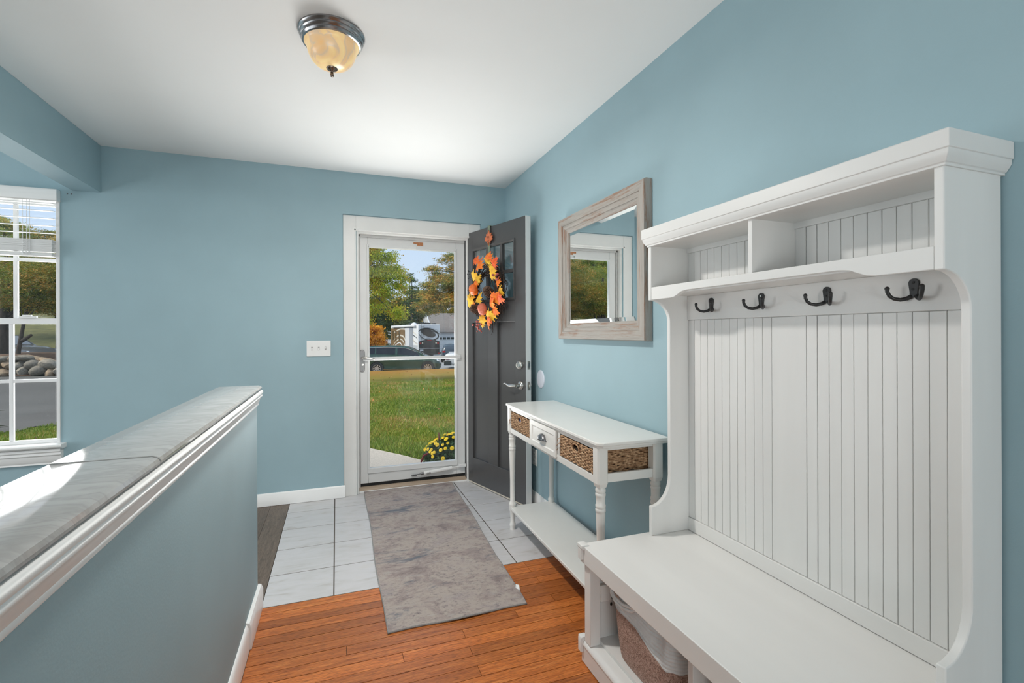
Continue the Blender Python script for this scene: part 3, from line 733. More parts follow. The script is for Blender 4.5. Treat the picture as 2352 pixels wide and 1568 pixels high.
# bench
BY0, BY1, BX = 0.575, 1.585, 0.862
b = MB(); b.box(0.842, 1.322, 0.560, 1.600-0.022, 0.379, 0.442); obj('bench_top', b, HALLF, ht, bevel=0.0025)
b = MB()
pr_ = [(0.848, 0.428), (0.836, 0.430), (0.832, 0.436), (0.833, 0.446), (0.840, 0.4475), (0.858, 0.4470), (0.864, 0.4445), (0.864, 0.441), (0.850, 0.439), (0.846, 0.434)]
for (y0, y1) in ((1.548, 1.585),): b.prism(pr_, 'y', y0, y1)
b.box(0.834, 0.852, 1.556, 1.582, 0.392, 0.430)
obj('corner_trim', b, HALLF, ht, bevel=0.001)
# end panels: posts, rails, recessed infill
for (y0, y1, s) in ((1.530, 1.572, -1), (0.578, 0.620, 1)):
    for (x0, x1) in ((0.856, 0.898), (1.270, 1.314)):
        b = MB(); b.box(x0, x1, y0, y1, 0.085, 0.378); obj('post', b, HALLP, ht, bevel=0.002)
    b = MB()
    yy = (1.546, 1.560) if s < 0 else (0.590, 0.604)
    b.box(0.898, 1.270, yy[0], yy[1], 0.085, 0.378); obj('end_panel', b, HALLP, ht)
    b = MB(); ry = (1.528, 1.546) if s < 0 else (0.604, 0.622)
    b.box(0.898, 1.270, ry[0], ry[1], 0.240, 0.300); rl = obj('side_rail', b, HALLF, ht, bevel=0.002)
    if s < 0:
        b = MB(); x = 0.947
        for z in (0.252, 0.268, 0.284): b.ball((x+0.001*math.sin(z*300), 1.527, z), (0.0055, 0.003, 0.0085), 10, 6)
        b.box(x-0.0025, x+0.0025, 1.5265, 1.5285, 0.247, 0.289)
        obj('connector_bracket', b, DARKB, rl)
        b = MB(); b.ball((0.952, 1.545, 0.215), (0.0045, 0.003, 0.007), 8, 6); obj('connector_bracket', b, DARKB, ht)
b = MB(); b.box(0.902, 1.30, 1.052, 1.072, 0.085, 0.378); obj('bench_divider', b, HALLP, ht, bevel=0.0015)
b = MB(); b.box(0.898, 1.31, 0.60, 1.55, 0.085, 0.099); obj('bench_bottom', b, HALLF, ht)
b = MB(); b.box(1.302, 1.314, 0.60, 1.55, 0.099, 0.378); obj('bench_back', b, HALLP, ht)
b = MB()
b.prism([(0.853, 0.003), (0.853, 0.064), (0.850, 0.066), (0.850, 0.072), (0.856, 0.080), (0.868, 0.086), (0.898, 0.088), (0.898, 0.003)], 'y', BY0, 1.590); obj('plinth', b, HALLF, ht, bevel=0.0015, smooth=40)
for ya, yb in ((1.562, 1.590), (BY0, BY0+0.03)):
    b = MB(); b.box(0.898, 1.314, ya, yb, 0.003, 0.085); obj('plinth_return', b, HALLF, ht, bevel=0.0015)
b = MB(); b.prism([(0.843, 0.040), (0.843, 0.088), (0.847, 0.094), (0.853, 0.0955), (0.872, 0.095), (0.872, 0.088), (0.853, 0.066), (0.853, 0.040)], 'y', 1.578, 1.600); b.box(0.846, 0.87, 1.590, 1.604, 0.040, 0.094); obj('plinth_corner_trim', b, HALLF, ht, bevel=0.0015)

# rope storage baskets in the bench
ROPE = mat('white_cotton_rope', (0.72, 0.73, 0.73), 0.85, var=0.08, scale=70, bump=0.5, bscale=220)
WEAVE, n, l, p = nodes_of('tan_fleck_weave')
t = n.new('ShaderNodeTexCoord'); mp = n.new('ShaderNodeMapping'); mp.inputs['Scale'].default_value = (1, 1, 1.0); l.new(t.outputs['Object'], mp.inputs[0])
vo = n.new('ShaderNodeTexVoronoi'); vo.inputs['Scale'].default_value = 290; l.new(mp.outputs[0], vo.inputs['Vector'])
r = ramp(n, [(0.0, (0.20, 0.125, 0.098)), (0.35, (0.36, 0.235, 0.19)), (0.7, (0.50, 0.355, 0.295)), (1.0, (0.30, 0.19, 0.15))])
sp = n.new('ShaderNodeSeparateColor'); l.new(vo.outputs['Color'], sp.inputs[0]); l.new(sp.outputs[0], r.inputs[0]); l.new(r.outputs[0], p.inputs['Base Color']); p.inputs['Roughness'].default_value = 0.9
bp = n.new('ShaderNodeBump'); bp.inputs['Strength'].default_value = 0.6; bp.inputs['Distance'].default_value = 0.002; l.new(vo.outputs['Distance'], bp.inputs['Height']); l.new(bp.outputs[0], p.inputs['Normal'])
def rope_basket(label, cx, cy, seed):
    rb = random.Random(seed)
    t = thing('storage_basket', label, 'basket', (cx, cy, 0.0992), 0, 'rope baskets in the bench')
    A, Bq = 0.155, 0.168           # half sizes along x and y
    n = 96; rows = 84; H = 0.268
    def P(a, z, bulge=1.0):
        s, c = math.sin(a), math.cos(a); e = 0.42
        k = z/H
        w = 0.93 + 0.09*math.sin(min(1, k*1.2)*PI*0.62)
        x = A*w*math.copysign(abs(c)**e, c); y = Bq*w*math.copysign(abs(s)**e, s)
        # slumped dent in the front face near the top
        d = math.exp(-((a-PI*1.0-0.25)/0.22)**2)*max(0, k-0.45)*0.10 + math.exp(-((a-PI*0.9+0.05)/0.10)**2)*max(0, k-0.55)*0.03
        return x + d, y
    def bound(a):   # height where tan weave meets white rope: lower towards the near end
        y = P(a, 0.1)[1]; return 0.142 + 0.026*max(-1, min(1, (y+0.06)/0.07)) + 0.0025*math.sin(a*13)
    def top(a): return H - 0.030*math.exp(-((a-PI)/0.5)**2)
    def shell(b, z0f, z1f, coil, amp, nz):
        vs = []; fs = []
        for k in range(nz+1):
            for i in range(n):
                a = 2*PI*i/n; z0, z1 = z0f(a), z1f(a); z = z0+(z1-z0)*k/nz
                x, y = P(a, z); L = math.hypot(x, y); o = amp*abs(math.sin(PI*z/coil))
                vs.append((x*(1+o/L), y*(1+o/L), z))
        for k in range(nz):
            for i in range(n):
                j = (i+1) % n; fs.append((k*n+i, k*n+j, (k+1)*n+j, (k+1)*n+i))
        b.add(vs, fs)
    b = MB(); shell(b, lambda a: 0.001, lambda a: bound(a)+0.002, 0.0075, 0.0016, 40); b.add([(0.9*P(2*PI*i/32, 0)[0], 0.9*P(2*PI*i/32, 0)[1], 0.002) for i in range(32)], [tuple(range(32))])
    obj('woven_body', b, WEAVE, t, local=True, smooth=60)
    b = MB(); shell(b, lambda a: bound(a)-0.001, top, 0.0112, 0.0044, 96)
    rbm = obj('rope_band', b, ROPE, t, local=True, smooth=60)
    b = MB(); pts = []
    for i in range(n):
        a = 2*PI*i/n; x, y = P(a, bound(a)); L = math.hypot(x, y); pts.append((x*(1+0.002/L), y*(1+0.002/L), bound(a)))
    b.tube(pts, 0.0022, 6, closed=True); obj('seam', b, mat('grey_white_fringe', (0.55, 0.57, 0.57), 0.9) if 'grey_white_fringe' not in MATS else MATS['grey_white_fringe'], t, local=True)
    # inner lining so the mouth reads hollow
    b = MB(); vs = []; fs = []
    for k in range(6):
        for i in range(n):
            a = 2*PI*i/n; z = 0.01+(top(a)-0.01)*k/5; x, y = P(a, z); vs.append((x*0.95, y*0.95, z))
    for k in range(5):
        for i in range(n):
            j = (i+1) % n; fs.append((k*n+i, k*n+j, (k+1)*n+j, (k+1)*n+i))
    b.add(vs, fs); b.add([vs[i] for i in range(n)], [tuple(range(n))]); obj('lining', b, ROPE, t, local=True)
    # rope loop handle on the front face
    b = MB(); cyh = 0.095
    for dz in (0.0, 0.0115):
        b.tube([(-A*0.99, cyh+0.062, 0.238+dz*0.4), (-A*1.05, cyh+0.045, 0.222-dz), (-A*1.09, cyh+0.010, 0.214-dz), (-A*1.09, cyh-0.035, 0.214-dz), (-A*1.04, cyh-0.075, 0.222-dz), (-A*0.97, cyh-0.095, 0.235-dz*0.6)], 0.0052, 8)
    obj('handle', b, ROPE, t, local=True, smooth=60)
    return t
rope_basket('tan and white rope basket in the bench compartment nearest the console table', 1.062, 1.318, 1)
rope_basket('pale rope basket mostly hidden under the near end of the bench', 1.075, 0.845, 2)

# ------------------------------------------------------------------ console table
CTX, CTY, CRZ = 1.155, 2.257, -0.018
ct = thing('console_table', 'narrow white console table with basket openings against the blue right wall', 'console table', (CTX, CTY, 0), CRZ)
def cp(name, b, m, parent=None, **k):
    b.xf(Matrix.Translation((-CTX, -CTY, 0))); return obj(name, b, m, parent or ct, local=True, **k)
def chamf(x0, x1, y0, y1, c): return [(x0+c, y0), (x1, y0), (x1, y1), (x0+c, y1), (x0, y1-c), (x0, y0+c)]
b = MB(); b.prism(chamf(0.982, 1.322, 1.662, 2.852, 0.022), 'z', 0.766, 0.780); cp('table_top', b, CONS, bevel=0.003)
b = MB(); b.prism(chamf(0.989, 1.318, 1.670, 2.844, 0.020), 'z', 0.756, 0.766); cp('top_moulding', b, CONS, bevel=0.002)
LX = (0.992, 1.040, 1.256, 1.304); LY = (1.684, 1.732, 2.781, 2.829)
legp = [(0.0165, 0.0), (0.0145, 0.012), (0.0185, 0.022), (0.0185, 0.034), (0.0150, 0.042), (0.0135, 0.060), (0.0165, 0.110), (0.0200, 0.116), (0.0200, 0.146), (0.0215, 0.150), (0.0225, 0.158), (0.0195, 0.166), (0.0150, 0.174),
        (0.0148, 0.30), (0.0175, 0.42), (0.0195, 0.485), (0.0195, 0.492), (0.0210, 0.494), (0.0215, 0.503), (0.0195, 0.507), (0.0210, 0.512), (0.0215, 0.520), (0.0190, 0.524), (0.0195, 0.555), (0.0210, 0.558), (0.0215, 0.566), (0.0190, 0.570), (0.0210, 0.575), (0.0215, 0.583), (0.0185, 0.590), (0.0195, 0.600)]
for (x0, x1) in ((LX[0], LX[1]), (LX[2], LX[3])):
    for (y0, y1) in ((LY[0], LY[1]), (LY[2], LY[3])):
        cx, cy = (x0+x1)/2, (y0+y1)/2
        b = MB(); b.lathe(legp, (cx, cy, 0.0), 20)
        c = 0.006; o8 = [(x0+c, y0), (x1-c, y0), (x1, y0+c), (x1, y1-c), (x1-c, y1), (x0+c, y1), (x0, y1-c), (x0, y0+c)]
        k = 0.80; top8 = [(q[0], q[1], 0.610) for q in o8]; low8 = [(cx+(q[0]-cx)*k, cy+(q[1]-cy)*k, 0.594) for q in o8]
        b.prism(o8, 'z', 0.610, 0.756)
        b.add(low8+top8, [tuple(range(8))[::-1]] + [(i, (i+1) % 8, 8+(i+1) % 8, 8+i) for i in range(8)])
        cp('leg', b, CONS, smooth=40)
b = MB(); b.box(LX[1]-0.04, LX[2]+0.04, LY[1]-0.035, LY[2]+0.035, 0.124, 0.141); cp('lower_shelf', b, CONS, bevel=0.003)
# aprons and dividers
def rail(nm, *a): 
    b = MB(); b.box(*a); cp(nm, b, CONS, bevel=0.0015)
rail('apron_rail', 0.998, 1.012, LY[1], LY[2], 0.742, 0.757); rail('apron_rail', 0.998, 1.012, LY[1], LY[2], 0.604, 0.634)
rail('apron_rail', LX[1], LX[2], 1.692, 1.706, 0.742, 0.757); rail('apron_rail', LX[1], LX[2], 1.692, 1.706, 0.612, 0.648)
rail('apron_rail', LX[1], LX[2], 2.807, 2.821, 0.742, 0.757); rail('apron_rail', LX[1], LX[2], 2.807, 2.821, 0.612, 0.648)
rail('back_rail', 1.290, 1.300, LY[1], LY[2], 0.604, 0.757)
rail('divider', 0.998, 1.29, 2.440, 2.460, 0.634, 0.742); rail('divider', 0.998, 1.29, 2.064, 2.084, 0.634, 0.742)
rail('basket_floor', 1.012, 1.29, 1.706, 2.807, 0.618, 0.634)
b = MB(); b.box(0.9945, 1.006, 2.092, 2.432, 0.622, 0.744); b.box(1.004, 1.25, 2.10, 2.424, 0.638, 0.735)
dw = cp('drawer', b, CONS, bevel=0.0015)
b = MB(); b.frame(2.092+0.028, 2.432-0.028, 0.622+0.024, 0.744-0.024, [(-0.028, -0.0005), (-0.028, 0.005), (-0.004, 0.005), (0.0, 0.0005), (0.0, -0.0005)], lambda u, w, h: (0.9945-h, u, w))
cp('drawer_frame', b, CONS, parent=dw, bevel=0.0008)
b = MB()   # cup pull: quarter-dome, open below
n1, n2 = 16, 8; vs = []; fs = []
for i in range(n1+1):
    a = PI*i/n1
    for j in range(n2+1):
        t_ = PI/2*j/n2
        vs.append((0.9935-0.026*math.sin(t_)*math.sin(a)**0.8, 2.262+0.043*math.cos(a), 0.672+0.030*math.cos(t_)*math.sin(a)))
for i in range(n1):
    for j in range(n2):
        q = i*(n2+1)+j; fs.append((q, q+1, q+n2+2, q+n2+1))
b.add(vs, fs); b.box(0.9915, 0.9945, 2.214, 2.310, 0.668, 0.674)
o = cp('cup_pull', b, PEWTER, parent=dw, smooth=60); sm = o.modifiers.new('thick', 'SOLIDIFY'); sm.thickness = 0.002

# woven seagrass baskets in the openings
GRASS_W, n, l, p = nodes_of('seagrass_cord')
g = n.new('ShaderNodeNewGeometry'); t = n.new('ShaderNodeTexCoord'); nz = n.new('ShaderNodeTexNoise'); nz.inputs['Scale'].default_value = 90; nz.inputs['Detail'].default_value = 4; l.new(t.outputs['Object'], nz.inputs['Vector'])
r = ramp(n, [(0.3, (0.19, 0.095, 0.045)), (0.5, (0.40, 0.235, 0.125)), (0.68, (0.58, 0.39, 0.235))]); l.new(nz.outputs['Fac'], r.inputs[0]); l.new(r.outputs[0], p.inputs['Base Color']); p.inputs['Roughness'].default_value = 0.75
b_ = n.new('ShaderNodeBump'); b_.inputs['Strength'].default_value = 0.5; b_.inputs['Distance'].default_value = 0.002; l.new(nz.outputs['Fac'], b_.inputs['Height']); l.new(b_.outputs[0], p.inputs['Normal'])
def seagrass(label, y0, y1, seed):
    rb = random.Random(seed)
    yc = (y0+y1)/2; x0, x1 = 1.000, 1.276; xc = (x0+x1)/2; z0, z1 = 0.6355, 0.738
    off = Matrix.Translation((CTX, CTY, 0)) @ Matrix.Rotation(CRZ, 4, 'Z') @ Vector((xc-CTX, yc-CTY, 0))
    t = thing('seagrass_basket', label, 'basket', (off.x, off.y, z0), CRZ, 'seagrass baskets in the console table')
    hx, hy = (x1-x0)/2, (y1-y0)/2; Hh = z1-z0
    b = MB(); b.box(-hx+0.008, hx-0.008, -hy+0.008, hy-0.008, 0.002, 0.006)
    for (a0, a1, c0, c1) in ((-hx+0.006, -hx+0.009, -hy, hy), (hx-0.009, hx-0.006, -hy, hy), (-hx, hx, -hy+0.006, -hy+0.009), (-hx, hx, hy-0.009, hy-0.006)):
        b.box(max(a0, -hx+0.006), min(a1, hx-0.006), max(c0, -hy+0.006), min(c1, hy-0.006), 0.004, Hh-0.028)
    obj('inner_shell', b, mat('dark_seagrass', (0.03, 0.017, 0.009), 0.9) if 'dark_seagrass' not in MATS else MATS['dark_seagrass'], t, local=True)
    per = 4*(hx+hy); N = 150; rows = 13; b = MB()
    def peri(s):
        s %= per
        for (L, f) in ((2*hy, lambda q: (-hx, hy-q, -1, 0)), (2*hx, lambda q: (-hx+q, -hy, 0, -1)), (2*hy, lambda q: (hx, -hy+q, 1, 0)), (2*hx, lambda q: (hx-q, hy, 0, 1))):
            if s <= L: return f(s)
            s -= L
        return f(L)
    for k in range(rows):
        z = 0.006 + (Hh-0.012)*k/(rows-1)
        run = []
        for i in range(N+1):
            s = per*i/N; x, y, nx, ny = peri(s)
            wv = 0.0028*math.sin(PI*s/0.0215 + PI*k) - 0.0035
            pt = (x+nx*wv, y+ny*wv, z+0.0012*math.sin(s*90+k*2)+rb.uniform(-0.0008, 0.0008))
            hole = k in (8, 9, 10, 11) and x < -hx+0.02 and abs(y) < 0.030
            if hole:
                if len(run) > 1: b.tube(run, 0.0042, 6)
                run = []
            else: run.append(pt)
        if len(run) > 1: b.tube(run, [0.0042+rb.uniform(-0.0006, 0.0006) for _ in run], 6)
    obj('weave', b, GRASS_W, t, local=True, smooth=60)
    b = MB(); b.tube([(-hx-0.001, 0.034*math.cos(a), 0.083-0.017+0.019*math.sin(a)+0.006) for a in [2*PI*i/20 for i in range(20)]], 0.0042, 6, closed=True)
    obj('grip_rim', b, GRASS_W, t, local=True, smooth=60)
    for q in range(5):
        b = MB()
        yy = hy-0.004 if q < 3 else -hy+0.006; zz = rb.uniform(0.03, 0.10)
        b.tube([(-hx-0.002, yy, zz), (-hx-0.010, yy+rb.uniform(0, 0.012), zz-0.004), (-hx-0.014, yy+rb.uniform(0.004, 0.022), zz-0.016)], 0.0014, 5)
        obj('loose_end', b, GRASS_W, t, local=True)
    return t, (xc, yc)
sb, c0 = seagrass('brown seagrass basket with a blue and white object in its grip hole', 2.466, 2.776, 3)
seagrass('brown seagrass basket with an empty dark grip hole at the near end', 1.738, 2.058, 4)
# round blue-and-white object showing through the grip hole of the far basket
q = Matrix.Translation((CTX, CTY, 0)) @ Matrix.Rotation(CRZ, 4, 'Z')
pt = q @ Vector((c0[0]-0.1275-CTX, c0[1]+0.004-CTY, 0.6355+0.068))
tg = thing('badge', 'round blue and white badge poking through the basket grip hole', 'badge', (pt.x, pt.y, pt.z), CRZ)
b = MB(); b.lathe([(0.001, -0.004), (0.024, -0.004), (0.025, 0.0), (0.024, 0.003), (0.001, 0.003)], (0, 0, 0), 24, 'x'); obj('disc', b, mat('white_plastic', (0.75, 0.79, 0.84), 0.25), tg, local=True)
b = MB(); b.lathe([(0.0175, -0.0046), (0.0185, -0.0050), (0.0165, -0.0052), (0.010, -0.0052), (0.010, -0.0044)], (0, 0.002, 0.002), 24, 'x'); obj('blue_ring', b, mat('navy_print', (0.025, 0.06, 0.20), 0.3), tg, local=True)

# ------------------------------------------------------------------ mirror
mr_ = thing('wall_mirror', 'square mirror in a whitewashed wooden frame above the console table', 'mirror', (XR-0.02, 2.244, 1.545))
MW, n, l, p = nodes_of('whitewashed_wood')
t = n.new('ShaderNodeTexCoord')
def streak(stretch):
    mp = n.new('ShaderNodeMapping'); mp.inputs['Scale'].default_value = stretch; l.new(t.outputs['Object'], mp.inputs[0])
    nz = n.new('ShaderNodeTexNoise'); nz.inputs['Scale'].default_value = 5; nz.inputs['Detail'].default_value = 8; nz.inputs['Roughness'].default_value = 0.72; l.new(mp.outputs[0], nz.inputs['Vector']); return nz
r = None
def wash(name, stretch):
    m, n, l, p = nodes_of(name)
    t = n.new('ShaderNodeTexCoord'); mp = n.new('ShaderNodeMapping'); mp.inputs['Scale'].default_value = stretch; l.new(t.outputs['Object'], mp.inputs[0])
    nz = n.new('ShaderNodeTexNoise'); nz.inputs['Scale'].default_value = 5; nz.inputs['Detail'].default_value = 8; nz.inputs['Roughness'].default_value = 0.7; l.new(mp.outputs[0], nz.inputs['Vector'])
    r = ramp(n, [(0.30, (0.27, 0.25, 0.225)), (0.48, (0.37, 0.345, 0.315)), (0.56, (0.33, 0.285, 0.25)), (0.62, (0.27, 0.15, 0.095)), (0.69, (0.35, 0.315, 0.28))])
    l.new(nz.outputs['Fac'], r.inputs[0]); l.new(r.outputs[0], p.inputs['Base Color']); p.inputs['Roughness'].default_value = 0.6
    bp = n.new('ShaderNodeBump'); bp.inputs['Strength'].default_value = 0.4; bp.inputs['Distance'].default_value = 0.002; l.new(nz.outputs['Fac'], bp.inputs['Height']); l.new(bp.outputs[0], p.inputs['Normal'])
    return m
WASHY = wash('whitewashed_wood_across', (5, 0.55, 9)); WASHZ = wash('whitewashed_wood_upright', (5, 9, 0.55))
MY0, MY1, MZ0, MZ1 = 1.803, 2.688, 1.181, 1.911
mp_ = [(0.0, 0.0), (0.0, 0.030), (0.004, 0.040), (0.024, 0.042), (0.045, 0.036), (0.047, 0.030), (0.058, 0.032), (0.069, 0.026), (0.071, 0.021), (0.086, 0.020), (0.094, 0.013), (0.094, 0.0)]
def mitre_rail(side):
    n = len(mp_); u0, u1, w0, w1 = MY0, MY1, MZ0, MZ1
    cs = [(0, 0), (1, 0), (1, 1), (0, 1)]; a, c = cs[side], cs[(side+1) % 4]
    vs = []
    for (su, sw) in (a, c):
        for (i, h) in mp_: vs.append((XR-0.001-h, u0+i if su == 0 else u1-i, w0+i if sw == 0 else w1-i))
    fs = [(k, (k+1) % n, n+(k+1) % n, n+k) for k in range(n)] + [tuple(range(n)), tuple(range(n, 2*n))[::-1]]
    return MB().add(vs, fs)
for k in range(4): obj('frame_rail', mitre_rail(k), WASHY if k % 2 == 0 else WASHZ, mr_, smooth=28)
b = MB(); g0, g1, h0, h1 = MY0+0.092, MY1-0.092, MZ0+0.092, MZ1-0.092; xg = XR-0.014; bv = 0.022
b.add([(xg, g0+bv, h0+bv), (xg, g1-bv, h0+bv), (xg, g1-bv, h1-bv), (xg, g0+bv, h1-bv)], [(0, 1, 2, 3)])
obj('mirror_glass', b, MIRROR, mr_, smooth=0)
b = MB(); 
o4 = [(xg+0.0028, g0, h0), (xg+0.0028, g1, h0), (xg+0.0028, g1, h1), (xg+0.0028, g0, h1)]; i4 = [(xg, g0+bv, h0+bv), (xg, g1-bv, h0+bv), (xg, g1-bv, h1-bv), (xg, g0+bv, h1-bv)]
b.add(o4+i4, [(k, (k+1) % 4, 4+(k+1) % 4, 4+k) for k in range(4)])
obj('bevelled_edge', b, MIRROR, mr_, smooth=0)
b = MB(); b.box(XR-0.011, XR-0.001, MY0+0.08, MY1-0.08, MZ0+0.08, MZ1-0.08); obj('backing', b, DARKGAP, mr_)

# ------------------------------------------------------------------ ceiling light
cl_ = thing('ceiling_light', 'flush ceiling light with an amber alabaster bowl and nickel rim', 'ceiling light', (-0.013, 2.070, ZC))
def up(pr): return [(r, -z) for r, z in pr]
b = MB(); b.lathe(up([(0.001, 0.0), (0.128, 0.0), (0.1285, 0.006), (0.124, 0.012), (0.121, 0.014), (0.1225, 0.020), (0.118, 0.027), (0.1145, 0.029), (0.116, 0.035), (0.1115, 0.042), (0.105, 0.044), (0.098, 0.036), (0.001, 0.034)]), (0, 0, 0), 64)
obj('base', b, mat('polished_nickel', (0.42, 0.42, 0.43), 0.22, metal=1.0, var=0.25, scale=16), cl_, local=True, smooth=40)
ALAB, n, l, p = nodes_of('amber_alabaster_glass')
t = n.new('ShaderNodeTexCoord'); nz = n.new('ShaderNodeTexNoise'); nz.inputs['Scale'].default_value = 7; nz.inputs['Detail'].default_value = 2.5; nz.inputs['Distortion'].default_value = 1.8; l.new(t.outputs['Object'], nz.inputs['Vector'])
r = ramp(n, [(0.3, (0.70, 0.42, 0.18)), (0.44, (0.66, 0.45, 0.25)), (0.48, (0.58, 0.44, 0.30)), (0.53, (0.76, 0.52, 0.25)), (0.7, (0.86, 0.64, 0.32))]); l.new(nz.outputs['Fac'], r.inputs[0])
l.new(r.outputs[0], p.inputs['Base Color']); l.new(r.outputs[0], p.inputs['Emission Color']); p.inputs['Emission Strength'].default_value = 0.40; p.inputs['Roughness'].default_value = 0.3
b = MB(); b.lathe(up([(0.1035, 0.036), (0.1060, 0.042), (0.1035, 0.047), (0.0985, 0.050), (0.0965, 0.058), (0.0935, 0.072), (0.0875, 0.090), (0.078, 0.107), (0.064, 0.122), (0.046, 0.132), (0.022, 0.138), (0.001, 0.139)]), (0, 0, 0), 64)
obj('glass_bowl', b, ALAB, cl_, local=True, smooth=70)
b = MB(); b.lathe(up([(0.001, 0.136), (0.0215, 0.134), (0.0225, 0.138), (0.019, 0.143), (0.011, 0.147), (0.006, 0.150), (0.0050, 0.152), (0.0062, 0.155), (0.0045, 0.157), (0.0068, 0.160), (0.0078, 0.165), (0.0062, 0.170), (0.001, 0.172)]), (0, 0, 0), 28)
obj('finial', b, mat('aged_bronze', (0.22, 0.17, 0.14), 0.25, metal=1.0), cl_, local=True, smooth=60)

lamp('ceiling_light_glow', 'AREA', (-0.013, 2.070, ZC-0.185), 27.5, (1.0, 0.965, 0.91), rot=(0, 0, 0), shape='DISK', size=0.16)

# ------------------------------------------------------------------ switch plate, bumper disc, outlet
sw = thing('light_switch', 'white three-gang light switch plate on the front wall beside the casing', 'light switch', (-0.122, YF, 1.111))
b = MB(); b.box(-0.204, -0.040, YF-0.006, YF, 1.053, 1.169); obj('cover_plate', b, mat('white_switch_plastic', (0.80, 0.80, 0.785), 0.3), sw, bevel=0.003)
for x in (-0.168, -0.122, -0.076):
    b = MB(); b.box(x-0.0055, x+0.0055, YF-0.0068, YF-0.005, 1.099, 1.123); o = obj('toggle_slot', b, mat('grey_slot', (0.35, 0.35, 0.35), 0.5) if 'grey_slot' not in MATS else MATS['grey_slot'], sw)
    b = MB(); b.prism([(YF-0.006, 1.1045), (YF-0.006, 1.1175), (YF-0.0135, 1.121 if x > -0.1 else 1.104), (YF-0.0145, 1.116 if x > -0.1 else 1.100)], 'x', x-0.004, x+0.004); obj('toggle', b, MATS['white_switch_plastic'], o, bevel=0.0008)
bd = thing('wall_bumper', 'round white door bumper disc stuck on the blue right wall', 'wall bumper', (XR, 3.055, 0.899))
b = MB(); b.lathe([(0.001, -0.0075), (0.052, -0.0075), (0.060, -0.006), (0.063, -0.003), (0.0635, 0.0)], (0, 0, 0), 40, 'x'); obj('disc', b, mat('white_bumper', (0.66, 0.69, 0.76), 0.4), bd, local=True, smooth=50)
ot = thing('wall_outlet', 'white duplex outlet low on the right wall behind the console table', 'outlet', (XR, 3.165, 0.333))
b = MB(); b.box(-0.006, 0, -0.038, 0.038, -0.057, 0.057); obj('cover_plate', b, MATS['white_switch_plastic'], ot, local=True, bevel=0.003)
for z in (-0.022, 0.022):
    b = MB(); b.lathe([(0.001, -0.008), (0.016, -0.008), (0.017, -0.006)], (0, 0, z), 18, 'x'); s_ = obj('socket', b, MATS['white_switch_plastic'], ot, local=True)
    b = MB(); b.box(-0.0085, -0.0078, -0.008, -0.005, z-0.004, z+0.005); b.box(-0.0085, -0.0078, 0.005, 0.008, z-0.004, z+0.005); obj('slot', b, DARKB, s_, local=True)

# ------------------------------------------------------------------ runner rug
RUGM, n, l, p = nodes_of('faded_abstract_rug')
t = n.new('ShaderNodeTexCoord')
def noise(scale, stretch, detail=7, dist=0.0, rough=0.6, off=(0, 0, 0)):
    mp = n.new('ShaderNodeMapping'); mp.inputs['Scale'].default_value = stretch; mp.inputs['Location'].default_value = off; l.new(t.outputs['Object'], mp.inputs[0])
    nz = n.new('ShaderNodeTexNoise'); nz.inputs['Scale'].default_value = scale; nz.inputs['Detail'].default_value = detail; nz.inputs['Distortion'].default_value = dist; nz.inputs['Roughness'].default_value = rough
    l.new(mp.outputs[0], nz.inputs['Vector']); return nz.outputs['Fac']
base = ramp(n, [(0.34, (0.20, 0.165, 0.165)), (0.44, (0.33, 0.275, 0.26)), (0.52, (0.42, 0.365, 0.33)), (0.60, (0.36, 0.31, 0.30)), (0.70, (0.44, 0.41, 0.40))]); l.new(noise(3.4, (1, 1.3, 1), 12, 0.5, 0.78), base.inputs[0])
blue = ramp(n, [(0.545, (0, 0, 0)), (0.63, (1, 1, 1))]); l.new(noise(2.4, (0.8, 2.4, 1), 12, 0.4, 0.76, (3.1, 1.7, 0)), blue.inputs[0])
mx = n.new('ShaderNodeMixRGB'); l.new(blue.outputs[0], mx.inputs[0]); l.new(base.outputs[0], mx.inputs[1]); mx.inputs[2].default_value = (0.15, 0.165, 0.195, 1)
pale = ramp(n, [(0.55, (0, 0, 0)), (0.72, (0.7, 0.7, 0.7))]); l.new(noise(7, (1.2, 3.5, 1), 8, 0.3, 0.75, (9, 4, 0)), pale.inputs[0])
mx2 = n.new('ShaderNodeMixRGB'); l.new(pale.outputs[0], mx2.inputs[0]); l.new(mx.outputs[0], mx2.inputs[1]); mx2.inputs[2].default_value = (0.40, 0.39, 0.385, 1)
spk = ramp(n, [(0.52, (0, 0, 0)), (0.66, (0.85, 0.85, 0.85))]); l.new(noise(30, (1, 1.8, 1), 8, 0.3, 0.8, (2, 8, 0)), spk.inputs[0])
mx3 = n.new('ShaderNodeMixRGB'); l.new(spk.outputs[0], mx3.inputs[0]); l.new(mx2.outputs[0], mx3.inputs[1]); mx3.inputs[2].default_value = (0.15, 0.13, 0.145, 1)
l.new(mx3.outputs[0], p.inputs['Base Color']); p.inputs['Roughness'].default_value = 0.95; p.inputs['Specular IOR Level'].default_value = 0.15
bp = n.new('ShaderNodeBump'); bp.inputs['Strength'].default_value = 0.35; bp.inputs['Distance'].default_value = 0.002; l.new(noise(420, (1, 1, 1), 2), bp.inputs['Height']); l.new(bp.outputs[0], p.inputs['Normal'])
rg = thing('runner_rug', 'faded taupe and slate-blue runner rug lying between the door and hall', 'rug', (0.52, 2.93, 0))
RC = [(0.190, 2.004), (0.794, 2.004), (0.880, 3.845), (0.200, 3.845)]
